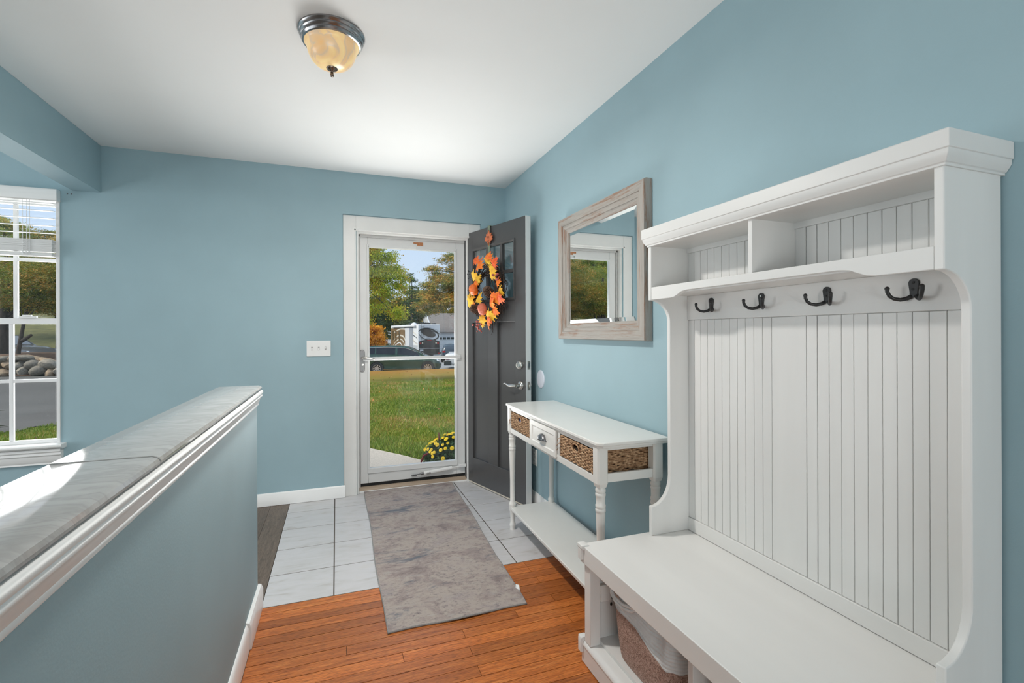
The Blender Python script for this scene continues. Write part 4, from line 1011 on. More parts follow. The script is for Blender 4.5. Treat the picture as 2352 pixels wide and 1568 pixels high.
def rug_pt(s, q):
    a = Vector(RC[0]).lerp(Vector(RC[1]), s); c = Vector(RC[3]).lerp(Vector(RC[2]), s); r_ = a.lerp(c, q)
    r_.y += 0.006*math.sin(s*9)*(1-q)**6; r_.x += 0.004*math.sin(q*11+1)*abs(2*s-1)
    z = 0.008 + 0.005*math.exp(-((s-0.55)/0.12)**2)*(1-q)**8 + 0.006*math.exp(-((q-0.40)/0.02)**2)*max(0, s-0.6) + 0.0012*math.sin(q*40)*s
    return r_, z
b = MB(); ns, nq = 24, 60; vs = []; fs = []
for j in range(nq+1):
    for i in range(ns+1):
        r_, z = rug_pt(i/ns, j/nq); vs.append((r_.x, r_.y, z))
for j in range(nq):
    for i in range(ns): fs.append((j*(ns+1)+i, j*(ns+1)+i+1, (j+1)*(ns+1)+i+1, (j+1)*(ns+1)+i))
b.add(vs, fs); obj('pile', b, RUGM, rg, smooth=60)
b = MB(); pts = [rug_pt(i/ns, 0) for i in range(ns+1)] + [rug_pt(1, j/nq) for j in range(1, nq+1)] + [rug_pt(1-i/ns, 1) for i in range(1, ns+1)] + [rug_pt(0, 1-j/nq) for j in range(1, nq)]
b.tube([(q_.x, q_.y, z-0.0042) for q_, z in pts], 0.0046, 6, closed=True); obj('bound_edge', b, mat('grey_rug_binding', (0.27, 0.265, 0.26), 0.9, var=0.2, scale=120), rg, smooth=60)
b = MB(); b.add([(0.793, 2.135, 0.003), (0.806, 2.105, 0.003), (0.812, 2.135, 0.022), (0.801, 2.150, 0.020)], [(0, 1, 2, 3)]); o = obj('corner_tape', b, TRIM, rg, label='white gripper tape curling out at the corner'); o.modifiers.new('t', 'SOLIDIFY').thickness = 0.0012
# ------------------------------------------------------------------ wreath and its hanger on the entry door
def door_pt(u, y, z): 
    c, s = math.cos(DRZ), math.sin(DRZ)
    return Vector((1.004+u*c-y*s, 3.86+u*s+y*c, z))
hg = thing('wreath_hanger', 'sage green over-door hanger strap with an orange maple leaf plaque', 'wreath hanger', door_pt(0.362, 0, 2.036), DRZ)
b = MB(); b.box(-0.014, 0.014, -0.0135, -0.011, -0.34, 0.004); b.box(-0.014, 0.014, -0.0135, 0.049, 0.001, 0.004); b.box(-0.014, 0.014, 0.0465, 0.049, -0.05, 0.004); b.box(-0.014, 0.014, -0.022, -0.0015, -0.343, -0.340); b.box(-0.014, 0.014, -0.024, -0.0215, -0.343, -0.325)
obj('strap', b, mat('sage_green_metal', (0.20, 0.24, 0.17), 0.5, var=0.1, scale=40), hg, local=True)
half = [(0.03, -0.78), (0.05, -0.42), (0.40, -0.52), (0.34, -0.30), (0.92, -0.16), (0.74, 0.02), (0.86, 0.30), (0.50, 0.22), (0.58, 0.62), (0.30, 0.46), (0.0, 1.0)]
LEAFO = half + [(-x, z) for x, z in half[::-1][1:]]
b = MB(); b.prism([(x*0.060+0.004, -0.096+z*0.066) for x, z in LEAFO], 'y', -0.019, -0.0135)
lp_ = obj('leaf_plaque', b, mat('orange_enamel', (0.62, 0.17, 0.07), 0.45, var=0.25, scale=30), hg, local=True)
b = MB()
for i, (x, z, w, h) in enumerate(((-0.014, -0.086, 0.0025, 0.020), (-0.006, -0.082, 0.0025, 0.012), (0.001, -0.087, 0.0025, 0.022), (0.009, -0.084, 0.0025, 0.016), (-0.010, -0.112, 0.002, 0.010), (-0.003, -0.112, 0.002, 0.010), (0.004, -0.112, 0.002, 0.010), (0.011, -0.112, 0.002, 0.010))):
    b.box(x, x+w, -0.0197, -0.0185, z-h/2, z+h/2)
obj('lettering', b, mat('dark_brown_print', (0.10, 0.03, 0.02), 0.6), lp_, local=True)

def leaf_mesh(nm, m, fold, cup):
    vs = [(0, -0.02, -0.05)] ; fs = []
    for x, z in LEAFO: vs.append((x, fold*abs(x)+cup*(x*x+z*z), z))
    k = len(LEAFO)
    for i in range(k): fs.append((0, 1+i, 1+(i+1) % k))
    b = MB().add(vs, fs); return mesh_of(b, nm, m, smooth=0)
def leafmat(name, c1, c2, c3):
    m, n, l, p = nodes_of(name); t = n.new('ShaderNodeTexCoord'); nz = n.new('ShaderNodeTexNoise'); nz.inputs['Scale'].default_value = 2.2; nz.inputs['Detail'].default_value = 4
    oi = n.new('ShaderNodeObjectInfo'); ad = n.new('ShaderNodeVectorMath'); ad.operation = 'ADD'; cb = n.new('ShaderNodeCombineXYZ'); ml = n.new('ShaderNodeMath'); ml.operation = 'MULTIPLY'; ml.inputs[1].default_value = 19
    l.new(oi.outputs['Random'], ml.inputs[0]); l.new(ml.outputs[0], cb.inputs[0]); l.new(cb.outputs[0], ad.inputs[1]); l.new(t.outputs['Object'], ad.inputs[0]); l.new(ad.outputs[0], nz.inputs['Vector'])
    r = ramp(n, [(0.35, c1), (0.52, c2), (0.68, c3)]); l.new(nz.outputs['Fac'], r.inputs[0]); l.new(r.outputs[0], p.inputs['Base Color']); p.inputs['Roughness'].default_value = 0.6; return m
LY_ = leafmat('yellow_leaf_cloth', (0.85, 0.42, 0.02), (0.88, 0.52, 0.03), (0.80, 0.40, 0.05)); LO_ = leafmat('orange_leaf_cloth', (0.88, 0.30, 0.02), (0.85, 0.18, 0.015), (0.80, 0.12, 0.02)); LR_ = leafmat('red_leaf_cloth', (0.75, 0.07, 0.02), (0.80, 0.16, 0.02), (0.62, 0.04, 0.02))
LM = {'y': leaf_mesh('leaf', LY_, 0.25, 0.15), 'o': leaf_mesh('leaf', LO_, 0.2, 0.2), 'r': leaf_mesh('leaf', LR_, 0.3, 0.1)}
wc = door_pt(0.395, -0.050, 1.518)
wr = thing('autumn_wreath', 'autumn twig wreath of orange and yellow leaves hung on the black door', 'wreath', wc, DRZ)
def L(u, z): return (u-0.275, z-1.535)
rb = random.Random(4); b = MB()
for k in range(120):
    a0 = rb.uniform(0, 2*PI); span = rb.uniform(0.9, 1.9); r0 = 0.165+rb.gauss(0, 0.020); y0 = rb.gauss(0.005, 0.016); pts = []
    ph = rb.uniform(0, 6)
    for i in range(9):
        a = a0+span*i/8; r = r0 + 0.010*math.sin(ph+i*1.3) + (0.035*(i/8)**3 if k % 4 == 0 else 0); pts.append((r*math.cos(a), y0+0.008*math.sin(ph*2+i), r*1.12*math.sin(a)))
    b.tube(pts, [0.0026]*6+[0.0022, 0.0017, 0.001], 5)
for k in range(46):   # wiry broom-like ends on the right and below
    a = rb.uniform(-1.5, 0.7); r = 0.185+rb.gauss(0, 0.012); x, z = r*math.cos(a), 1.1*r*math.sin(a); ln = rb.uniform(0.05, 0.10)
    b.tube([(x, 0.01, z), (x+ln*0.4, 0.0+rb.gauss(0, 0.012), z-ln*0.6), (x+ln*0.45+rb.gauss(0, 0.01), rb.gauss(0.0, 0.015), z-ln)], [0.0018, 0.0014, 0.0008], 4)
obj('twig_ring', b, mat('dark_twig', (0.045, 0.026, 0.017), 0.8, var=0.4, scale=40), wr, local=True, smooth=60)
leaves = [('o', .205, 1.755, .085, 10), ('y', .325, 1.765, .078, -60), ('r', .425, 1.74, .062, -55), ('y', .37, 1.70, .062, 160), ('y', .145, 1.665, .085, 200), ('y', .20, 1.645, .055, 120), ('o', .165, 1.615, .05, 175),
          ('y', .075, 1.505, .085, 125), ('y', .185, 1.505, .068, 40), ('o', .125, 1.455, .055, 200), ('y', .40, 1.665, .060, 140), ('o', .445, 1.595, .058, -20), ('y', .47, 1.55, .060, -130), ('o', .425, 1.495, .070, 150),
          ('r', .485, 1.485, .062, -150), ('o', .385, 1.455, .070, 60), ('o', .415, 1.405, .062, -140), ('y', .355, 1.365, .075, 190), ('y', .25, 1.335, .062, 100), ('o', .315, 1.315, .062, 170), ('r', .345, 1.335, .045, 220), ('o', .345, 1.80, .05, 20), ('r', .175, 1.79, .05, 25), ('y', .235, 1.305, .04, 170)]
for c, u, z, s, an in leaves:
    x, zz = L(u, z)
    piece('leaf', LM[c], wr, (x, -0.030-rb.random()*0.022, zz), (rb.uniform(-0.45, 0.35), math.radians(an)+0.0, rb.uniform(-0.5, 0.2)), (s, s, s))
def pumpkin(u, z, r, m, yy):
    x, zz = L(u, z); b = MB()
    pr = [(0.001, -0.70), (0.35, -0.80), (0.75, -0.62), (0.98, -0.2), (1.0, 0.1), (0.82, 0.5), (0.45, 0.70), (0.15, 0.62), (0.001, 0.52)]
    b.lathe([(q*r, h*r) for q, h in pr], (0, 0, 0), 48, 'y', rib=lambda a: 1-0.10*abs(math.cos(a*5))**6)
    o = obj('pumpkin', b, m, wr, local=True, smooth=60); o.location = (x, yy, zz); o.rotation_euler = (0.25, 0, -0.5)
    b = MB(); b.tube([(0, -0.55*r, 0), (0.02*r, -0.85*r, 0.05*r), (0.12*r, -1.05*r, 0.15*r)], [0.10*r, 0.08*r, 0.10*r], 7); obj('stem', b, mat('pumpkin_stem', (0.10, 0.07, 0.04), 0.8) if 'pumpkin_stem' not in MATS else MATS['pumpkin_stem'], o, local=True)
pumpkin(0.155, 1.570, 0.045, mat('orange_pumpkin', (0.78, 0.16, 0.025), 0.4, var=0.15, scale=20), -0.045)
pumpkin(0.285, 1.415, 0.046, mat('rosy_pumpkin', (0.62, 0.16, 0.09), 0.6, var=0.12, scale=30), -0.050)
def cone(u, z, r, h, rot):
    x, zz = L(u, z); b = MB(); b.lathe([(0.001, -h/2), (0.4*r, -h*0.42), (0.6*r, -0.1*h), (0.45*r, 0.3*h), (0.001, h/2)], (0, 0, 0), 10)
    for k in range(90):
        t = k/90; a = k*2.399; hh = -h*0.47+h*0.95*t; rr_ = r*(0.55+0.55*math.sin(PI*min(1, t*0.8+0.18)))*(1 if t < .8 else 1-(t-.8)*2.5)
        M_ = Matrix.Rotation(a, 4, 'Z') @ Matrix.Translation((rr_*0.72, 0, hh)) @ Matrix.Rotation(-0.55, 4, 'Y')
        q = MB(); w = r*0.22; q.box(-r*0.30, r*0.30, -w, w, -0.0009, 0.0009); q.xf(M_); b.add(q.v, q.f)
    o = obj('pine_cone', b, mat('pine_cone_brown', (0.15, 0.085, 0.055), 0.75, var=0.35, scale=60) if 'pine_cone_brown' not in MATS else MATS['pine_cone_brown'], wr, local=True, smooth=0); o.location = (x, -0.045, zz); o.rotation_euler = rot
cone(0.355, 1.540, 0.036, 0.088, (1.0, 0.35, 0)); cone(0.178, 1.420, 0.034, 0.082, (1.1, -0.5, 0))
BER = mat('dusty_red_berry', (0.42, 0.10, 0.08), 0.5, var=0.4, scale=50)
for u, z, nb in ((0.445, 1.645, 14), (0.215, 1.285, 14), (0.205, 1.335, 5)):
    x, zz = L(u, z); b = MB()
    for k in range(nb): b.ball((x+rb.gauss(0, 0.022), -0.042+rb.gauss(0, 0.012), zz+rb.gauss(0, 0.022)), rb.uniform(0.006, 0.009), 8, 6)
    obj('berry_cluster', b, BER, wr, local=True, smooth=60)
b = MB()
for k in range(7):
    x, zz = L(0.04+rb.gauss(0, 0.015), 1.70+rb.gauss(0, 0.03)); b.tube([(x+0.05, 0.0, zz-0.04), (x+0.02, -0.01, zz), (x-0.012, -0.012, zz+0.012)], [0.0015, 0.0012, 0.001], 4); b.ball((x-0.012, -0.012, zz+0.012), 0.005, 6, 5)
obj('dark_sprig', b, DARKB, wr, local=True)

# ------------------------------------------------------------------ outdoors: ground
def sm(a, b_, x): t = max(0, min(1, (x-a)/(b_-a))); return t*t*(3-2*t)
def gz(x, y):
    t = sm(-9, -2, x)
    s = 0.0105 + (0.0275-0.0105)*t
    z = -0.15 - s*max(0, min(y, 26)-5.5); y = min(y, 62)
    if y > 26:
        z += t*(-0.50*sm(26, 27.8, y) - 0.017*max(0, y-28)) - (1-t)*0.0
    return z
def sheet(name, poly_in, x0, x1, y0, y1, step, lift, m, label, cat, kind='structure', th=0.0, zf=None):
    nx, ny = int((x1-x0)/step)+1, int((y1-y0)/step)+1; zf = zf or gz
    idx = {}; b = MB(); vs = []; fs = []
    def vid(i, j):
        if (i, j) not in idx:
            x, y = x0+i*step, y0+j*step; idx[(i, j)] = len(vs); vs.append((x, y, zf(x, y)+lift))
        return idx[(i, j)]
    for i in range(nx):
        for j in range(ny):
            if poly_in is None or poly_in(x0+(i+.5)*step, y0+(j+.5)*step): fs.append((vid(i, j), vid(i+1, j), vid(i+1, j+1), vid(i, j+1)))
    b.add(vs, fs); o = obj(name, b, m, smooth=60); o['kind'] = kind; o['label'] = label; o['category'] = cat
    return o
def inside(poly):
    def f(x, y):
        c = False; n = len(poly)
        for i in range(n):
            (xa, ya), (xb, yb) = poly[i], poly[i-1]
            if (ya > y) != (yb > y) and x < (xb-xa)*(y-ya)/(yb-ya)+xa: c = not c
        return c
    return f
LAWN, n, l, p = nodes_of('patchy_lawn')
t = n.new('ShaderNodeTexCoord')
def nz_(sc, det=6, st=(1, 1, 1)):
    mp = n.new('ShaderNodeMapping'); mp.inputs['Scale'].default_value = st; l.new(t.outputs['Object'], mp.inputs[0]); q = n.new('ShaderNodeTexNoise'); q.inputs['Scale'].default_value = sc; q.inputs['Detail'].default_value = det; q.inputs['Roughness'].default_value = 0.7; l.new(mp.outputs[0], q.inputs['Vector']); return q.outputs['Fac']
r1 = ramp(n, [(0.3, (0.065, 0.115, 0.014)), (0.5, (0.16, 0.22, 0.028)), (0.7, (0.25, 0.27, 0.045))]); l.new(nz_(24, 8), r1.inputs[0])
r2 = ramp(n, [(0.46, (0, 0, 0)), (0.72, (0.8, 0.8, 0.8))]); l.new(nz_(1.3, 7, (1, 1.6, 1)), r2.inputs[0])
mx = n.new('ShaderNodeMixRGB'); l.new(r2.outputs[0], mx.inputs[0]); l.new(r1.outputs[0], mx.inputs[1]); mx.inputs[2].default_value = (0.27, 0.20, 0.075, 1)
sx = n.new('ShaderNodeSeparateXYZ'); l.new(t.outputs['Object'], sx.inputs[0]); mr = n.new('ShaderNodeMapRange'); mr.inputs['From Min'].default_value = 15; mr.inputs['From Max'].default_value = 25; mr.inputs['To Max'].default_value = 0.9; l.new(sx.outputs['Y'], mr.inputs[0])
mm = n.new('ShaderNodeMath'); mm.operation = 'MULTIPLY'; l.new(mr.outputs[0], mm.inputs[0]); r3 = ramp(n, [(0.3, (0.35, 0.35, 0.35)), (0.6, (1, 1, 1))]); l.new(nz_(4, 7), r3.inputs[0]); l.new(r3.outputs[0], mm.inputs[1])
mx2 = n.new('ShaderNodeMixRGB'); l.new(mm.outputs[0], mx2.inputs[0]); l.new(mx.outputs[0], mx2.inputs[1]); mx2.inputs[2].default_value = (0.45, 0.175, 0.040, 1)
l.new(mx2.outputs[0], p.inputs['Base Color']); p.inputs['Roughness'].default_value = 0.9; p.inputs['Specular IOR Level'].default_value = 0.1
bp = n.new('ShaderNodeBump'); bp.inputs['Strength'].default_value = 0.8; bp.inputs['Distance'].default_value = 0.03; l.new(nz_(30, 6), bp.inputs['Height']); l.new(bp.outputs[0], p.inputs['Normal'])
ASPH = mat('worn_asphalt', (0.105, 0.099, 0.090), 0.9, var=0.22, scale=0.8, bump=0.6, bscale=120, stretch=(0.35, 1, 1))
STREET = mat('pale_street', (0.30, 0.30, 0.30), 0.9, var=0.12, scale=0.5)
CONC = mat('pebbled_concrete', (0.50, 0.445, 0.385), 0.9, var=0.22, scale=60, bump=0.5, bscale=150)
DRV = [(-40, 6.0), (-5.6, 6.8), (-4.57, 9.3), (-4.33, 10.0), (-3.2, 14), (-2, 20), (-1, 27.6), (-40, 27.6)]
PTH = [(-0.7, 4.0), (1.7, 4.0), (1.7, 4.35), (0.96, 4.92), (0.70, 5.39), (0.36, 5.95), (-0.55, 6.75), (-2.0, 7.5), (-4.2, 8.05), (-5.4, 8.05), (-5.4, 6.9), (-2.6, 6.3), (-1.3, 5.4)]
inD, inP = inside(DRV), inside(PTH)
HILLM = mat('bank_grass', (0.14, 0.135, 0.042), 0.95, var=0.35, scale=1.2, bump=0.6, bscale=20)
sheet('lawn', None, -40, 40, 3.96, 27.96, 0.8, 0.0, LAWN, 'green and straw-coloured front lawn sloping down to the street', 'lawn')
sheet('driveway', inD, -40, 0, 6.0, 28.0, 0.25, 0.012, ASPH, 'grey asphalt driveway outside the front window', 'driveway')
sheet('street', None, -240, 240, 27.5, 620, 7.5, -0.004, STREET, 'pale street and parking area beyond the lawn', 'street')
b = MB(); 
k = len(PTH); b.add([(x, y, gz(x, y)+0.022) for x, y in PTH] + [(x, y, gz(x, y)-0.06) for x, y in PTH], [tuple(range(k))] + [(i, (i+1) % k, k+(i+1) % k, k+i) for i in range(k)])
o = obj('footpath', b, CONC, smooth=0); o['kind'] = 'structure'; o['label'] = 'pale pebbled concrete path curving away from the front door'; o['category'] = 'path'

def np_quads(name, c, u, v, m, parent=None, kind=None, tri=False):
    N = len(c); 
    if tri:
        co = np.stack([c-u, c+u, c+v], 1).reshape(-1, 3); k = 3
    else:
        co = np.stack([c-v, c+u, c+v, c-u], 1).reshape(-1, 3); k = 4
    me = bpy.data.meshes.new(name); me.vertices.add(len(co)); me.vertices.foreach_set('co', co.astype(np.float32).ravel())
    me.loops.add(N*k); me.loops.foreach_set('vertex_index', np.arange(N*k, dtype=np.int32)); me.polygons.add(N)
    me.polygons.foreach_set('loop_start', np.arange(0, N*k, k, dtype=np.int32)); me.update(calc_edges=True); me.materials.append(m)
    o = bpy.data.objects.new(name, me); COL.objects.link(o)
    if parent is not None:
        o.parent = parent; M_ = wm(parent).inverted(); me.transform(M_)
    if kind: o['kind'] = kind
    return o
G = np.random.default_rng(3)
# grass blades on the near lawn
cand = []
N = 150000
yy = 4.1 + (G.random(N)**1.6)*13; ang = G.uniform(-0.62, 0.42, N); xx = yy*np.tan(ang)
keep = np.array([not (inP(a, c) or inD(a, c)) and abs(a) < 9 for a, c in zip(xx, yy)])
xx, yy = xx[keep], yy[keep]; zz = np.array([gz(a, c) for a, c in zip(xx, yy)])
N = len(xx); c = np.stack([xx, yy, zz], 1); th = G.uniform(0, 2*PI, N); wd = 0.0035+0.0006*yy; h = G.uniform(0.025, 0.06, N)
u = np.stack([np.cos(th)*wd, np.sin(th)*wd, 0*th], 1); v = np.stack([G.normal(0, 0.022, N), G.normal(0, 0.022, N), h], 1)
GRM = leafy('grass_blades', [(0.0, (0.08, 0.15, 0.016)), (0.3, (0.16, 0.26, 0.03)), (0.55, (0.27, 0.34, 0.05)), (0.75, (0.42, 0.33, 0.09)), (1.0, (0.50, 0.32, 0.12))], trans=0.3, pos=0.7)
g_ = np_quads('grass', c, u, v, GRM, tri=True); tag(g_, 'short patchy grass blades covering the near lawn', 'grass', kind='stuff')
# fallen leaves on the lawn
N = 150; yy = G.uniform(7.5, 24, N); xx = G.uniform(-0.1, 0.3, N)*yy; zz = np.array([gz(a, c_) for a, c_ in zip(xx, yy)])+0.045
c = np.stack([xx, yy, zz], 1); th = G.uniform(0, 2*PI, N); s = 0.022
o = np_quads('fallen_leaves', c, np.stack([np.cos(th)*s, np.sin(th)*s, G.normal(0, .01, N)], 1), np.stack([-np.sin(th)*s, np.cos(th)*s, G.normal(0.01, .01, N)], 1), leafy('fallen_leaf', [(0, (0.5, 0.28, 0.04)), (0.5, (0.42, 0.16, 0.05)), (1, (0.28, 0.12, 0.05))], trans=0))
tag(o, 'scattered fallen autumn leaves lying on the lawn', 'leaves', kind='stuff')

# potted-size yellow chrysanthemum by the step
mu = thing('chrysanthemum', 'bushy yellow chrysanthemum plant beside the concrete path', 'flowering plant', (1.19, 4.86, -0.128))
N = 3200; ph = G.uniform(0, 2*PI, N); ct_ = G.uniform(-0.1, 1, N); st = np.sqrt(1-ct_**2); rr_ = G.uniform(0.6, 1.0, N)
c = np.stack([1.19+0.385*rr_*st*np.cos(ph), 4.86+0.34*rr_*st*np.sin(ph), -0.10+0.27*rr_*ct_], 1)
nrm = G.normal(0, 1, (N, 3)); nrm /= np.linalg.norm(nrm, axis=1)[:, None]; a_ = np.cross(nrm, G.normal(0, 1, (N, 3))); a_ /= np.linalg.norm(a_, axis=1)[:, None]; b2 = np.cross(nrm, a_)
np_quads('foliage', c, a_*0.013, b2*0.021, leafy('mum_leaf', [(0, (0.015, 0.045, 0.018)), (0.6, (0.04, 0.09, 0.035)), (1, (0.09, 0.15, 0.06))], trans=0.15), mu)
FLM = mat('yellow_petals', (0.90, 0.62, 0.01), 0.6, rand=0.12); FLC = mat('ochre_flower_eye', (0.70, 0.35, 0.01), 0.7)
b = MB()
for rg_, (r0, r1, z0, z1, nn) in enumerate(((0.35, 1.0, 0.10, 0.02, 14), (0.25, 0.78, 0.22, 0.22, 11), (0.1, 0.5, 0.30, 0.38, 8))):
    for k in range(nn):
        a = 2*PI*(k+0.4*rg_)/nn; w = PI/nn*1.15
        b.add([(r0*math.cos(a), r0*math.sin(a), z0), (r1*0.85*math.cos(a-w), r1*0.85*math.sin(a-w), (z0+z1)/2), (r1*math.cos(a), r1*math.sin(a), z1), (r1*0.85*math.cos(a+w), r1*0.85*math.sin(a+w), (z0+z1)/2)], [(0, 1, 2, 3)])
fm = mesh_of(b, 'flower', FLM, smooth=0)
rb = random.Random(8)
for k in range(96):
    ph = rb.uniform(0, 2*PI); cz = rb.uniform(0.36, 1.0)
    if k > 60: ph = rb.uniform(PI*0.85, PI*1.75)
    if cz < 0.5 and rb.random() < 0.55: cz = rb.uniform(0.55, 1)
    sz = math.sqrt(1-cz*cz); d = Vector((0.40*sz*math.cos(ph), 0.35*sz*math.sin(ph), 0.03+0.285*cz)); nr = Vector((sz*math.cos(ph), sz*math.sin(ph)-0.25, cz*0.9)).normalized()
    s = rb.uniform(0.015, 0.023); o = piece('flower', fm, mu, d, nr.to_track_quat('Z', 'Y').to_euler(), (s, s, s))
b = MB(); b.tube([(0.86, 4.80, 0.02), (0.815, 4.80, 0.0), (0.79, 4.80, -0.05), (0.782, 4.80, -0.105)], [0.010, 0.011, 0.010, 0.006], 7)
for k in range(5): b.tube([(1.0+0.09*k, 4.95, 0.10), (1.0+0.09*k, 4.97, 0.185)], [0.007, 0.006], 6)
obj('red_flower_spike', b, mat('dark_red_spike', (0.16, 0.015, 0.025), 0.7), mu)
b = MB(); b.lathe([(0.14, 0.0), (0.17, 0.04), (0.20, 0.10), (0.19, 0.10), (0.001, 0.08)], (1.19, 4.86, -0.126), 24); obj('pot', b, mat('dark_green_pot', (0.03, 0.05, 0.035), 0.5), mu)

# ------------------------------------------------------------------ trees
BARK = mat('grey_brown_bark', (0.10, 0.075, 0.06), 0.9, var=0.45, scale=14, bump=1.0, bscale=20, stretch=(1, 1, 0.25))
FOL = {
 'maple': leafy('maple_leaves', [(0.1, (0.161, 0.240, 0.026)), (0.4, (0.460, 0.540, 0.046)), (0.62, (0.800, 0.750, 0.065)), (0.8, (0.800, 0.400, 0.065)), (1, (0.230, 0.320, 0.039))], pos=1.3),
 'pine': leafy('rusty_pine_needles', [(0.15, (0.103, 0.150, 0.036)), (0.4, (0.253, 0.290, 0.058)), (0.6, (0.460, 0.360, 0.072)), (0.8, (0.800, 0.380, 0.078)), (1, (0.345, 0.320, 0.078))], pos=1.5, trans=0.15),
 'pine_green': leafy('mixed_pine_needles', [(0.15, (0.100, 0.150, 0.032)), (0.45, (0.284, 0.390, 0.064)), (0.65, (0.500, 0.480, 0.081)), (0.8, (0.850, 0.450, 0.091)), (1, (0.233, 0.330, 0.073))], pos=1.4, trans=0.15),
 'dark': leafy('dark_evergreen_needles', [(0.1, (0.028, 0.050, 0.016)), (0.5, (0.081, 0.120, 0.029)), (1, (0.172, 0.190, 0.046))], pos=0.4, trans=0.1),
 'orange': leafy('orange_autumn_leaves', [(0.1, (0.55, 0.20, 0.015)), (0.5, (0.85, 0.40, 0.025)), (0.9, (0.90, 0.52, 0.05))], pos=0.8),
 'far': leafy('far_autumn_leaves', [(0.1, (0.115, 0.140, 0.039)), (0.5, (0.276, 0.280, 0.065)), (0.75, (0.552, 0.340, 0.078)), (1, (0.230, 0.240, 0.065))], pos=0.3),
}
def tree(name, label, trunk, blobs, n, leaf, style, group=None, clump=0.5, r0=0.18, seed=0, sag=0.0, cat='tree', branches=8):
    g = np.random.default_rng(seed); base = Vector(trunk[0])
    t = thing(name, label, cat, base, 0, group)
    B = np.array([q[:6] for q in blobs]); wt = np.array([q[3]*q[4]*q[5] for q in blobs])**0.7; wt /= wt.sum()
    K = max(40, int(n/(130 if style in ('maple', 'orange') else 170))); bi = g.choice(len(B), K, p=wt); d = g.normal(0, 1, (K, 3)); d /= np.linalg.norm(d, axis=1)[:, None]
    rad = g.uniform(0.45, 1.0, K)**0.5; cc = B[bi, :3] + d*rad[:, None]*B[bi, 3:6]
    ci = g.integers(0, K, n); off = g.normal(0, 1, (n, 3))*np.array([clump, clump, clump*(0.55 if style in ('maple', 'orange', 'far') else 0.32)]); c = cc[ci] + off
    c[:, 2] -= sag*np.abs(off[:, 0])
    if style in ('pine', 'pine_green', 'dark'):
        d = g.normal(0, 1, (n, 3))*np.array([1, 1, 0.45]); d[:, 2] += 0.15; d /= np.linalg.norm(d, axis=1)[:, None]; s = np.cross(d, g.normal(0, 1, (n, 3))); s /= np.linalg.norm(s, axis=1)[:, None]
        L_ = leaf*g.uniform(0.6, 1.3, n); u, v = s*(L_*0.20)[:, None], d*L_[:, None]
    else:
        nr = g.normal(0, 1, (n, 3))*np.array([0.8, 1.0, 0.9]); nr /= np.linalg.norm(nr, axis=1)[:, None]; u = np.cross(nr, g.normal(0, 1, (n, 3))); u /= np.linalg.norm(u, axis=1)[:, None]; v = np.cross(nr, u)
        L_ = leaf*g.uniform(0.6, 1.25, n); u, v = u*(L_*0.85)[:, None], v*L_[:, None]
    np_quads('foliage', c, u, v, FOL[style], t, kind='stuff')
    b = MB(); pts = [Vector(q) for q in trunk]; m_ = len(pts); b.tube(pts, [r0*(1-0.75*i/(m_-1)) for i in range(m_)], 9); obj('trunk', b, BARK, t, smooth=60)
    if branches:
        b = MB(); rb = random.Random(seed)
        for k in range(branches):
            f = 0.35+0.6*k/branches; i = min(int(f*(m_-1)), m_-2); s = pts[i].lerp(pts[i+1], f*(m_-1)-i); q = blobs[k % len(blobs)]
            e_ = Vector((q[0]+rb.gauss(0, 0.4)*q[3], q[1]+rb.gauss(0, 0.4)*q[4], q[2]+rb.gauss(0, 0.3)*q[5])); b.tube([s, s.lerp(e_, 0.5)+Vector((0, 0, 0.1)), e_], [r0*0.30, r0*0.18, r0*0.06], 6)
        obj('branches', b, BARK, t, smooth=60)
    return t
tree('maple_tree', 'yellow-green maple with clear leaf clusters behind the minivan roof line', [(-0.3, 18.3, gz(-0.3, 18.3)-0.1), (-0.2, 18.2, 1.6), (0.1, 17.9, 3.6), (0.2, 17.8, 5.6)],
     [(0.0, 17.9, 4.4, 1.5, 1.3, 1.8), (1.45, 17.5, 3.7, 0.6, 0.7, 0.70), (1.80, 17.4, 3.0, 0.55, 0.6, 0.5), (1.0, 17.6, 2.5, 0.85, 0.8, 0.75), (2.0, 17.35, 1.95, 0.32, 0.5, 0.22), (1.05, 17.6, 4.3, 0.45, 0.5, 0.45), (0.3, 17.8, 1.9, 0.9, 0.8, 0.7), (1.95, 17.35, 3.3, 0.35, 0.4, 0.3)], 70000, 0.026, 'maple', clump=0.12, seed=1, r0=0.16)
tree('pine_tree', 'rust-tinged pine with broad boughs at the right of the street', [(9.9, 31.3, gz(9.9, 31.3)-0.1), (9.8, 31.3, 3), (9.6, 31.3, 7.0)],
     [(8.3, 31.2, 4.6, 1.7, 1.4, 1.3), (6.5, 31.7, 4.4, 1.0, 1.1, 0.95), (7.2, 31.4, 3.2, 1.25, 1.1, 0.75), (7.7, 31.3, 6.0, 1.3, 1.0, 0.50), (10.0, 31.0, 3.6, 1.6, 1.5, 2.4), (6.05, 31.9, 5.6, 0.5, 0.5, 0.22), (5.75, 32.0, 3.3, 0.75, 0.8, 0.8), (8.7, 31.0, 2.6, 0.7, 0.8, 0.5), (9.1, 31.0, 1.3, 0.45, 0.6, 1.1)], 80000, 0.085, 'pine', clump=0.24, seed=2, r0=0.22, sag=0.1)
EV = [(2.2, 79, 12.4, 3.0), (6.6, 80, 11.6, 2.9), (10.6, 72.5, 9.2, 2.5), (13.0, 92, 12.0, 3.2), (18.0, 95, 12.0, 3.2), (-3.2, 78, 12.4, 3.0), (4.4, 74, 6.0, 3.0)]
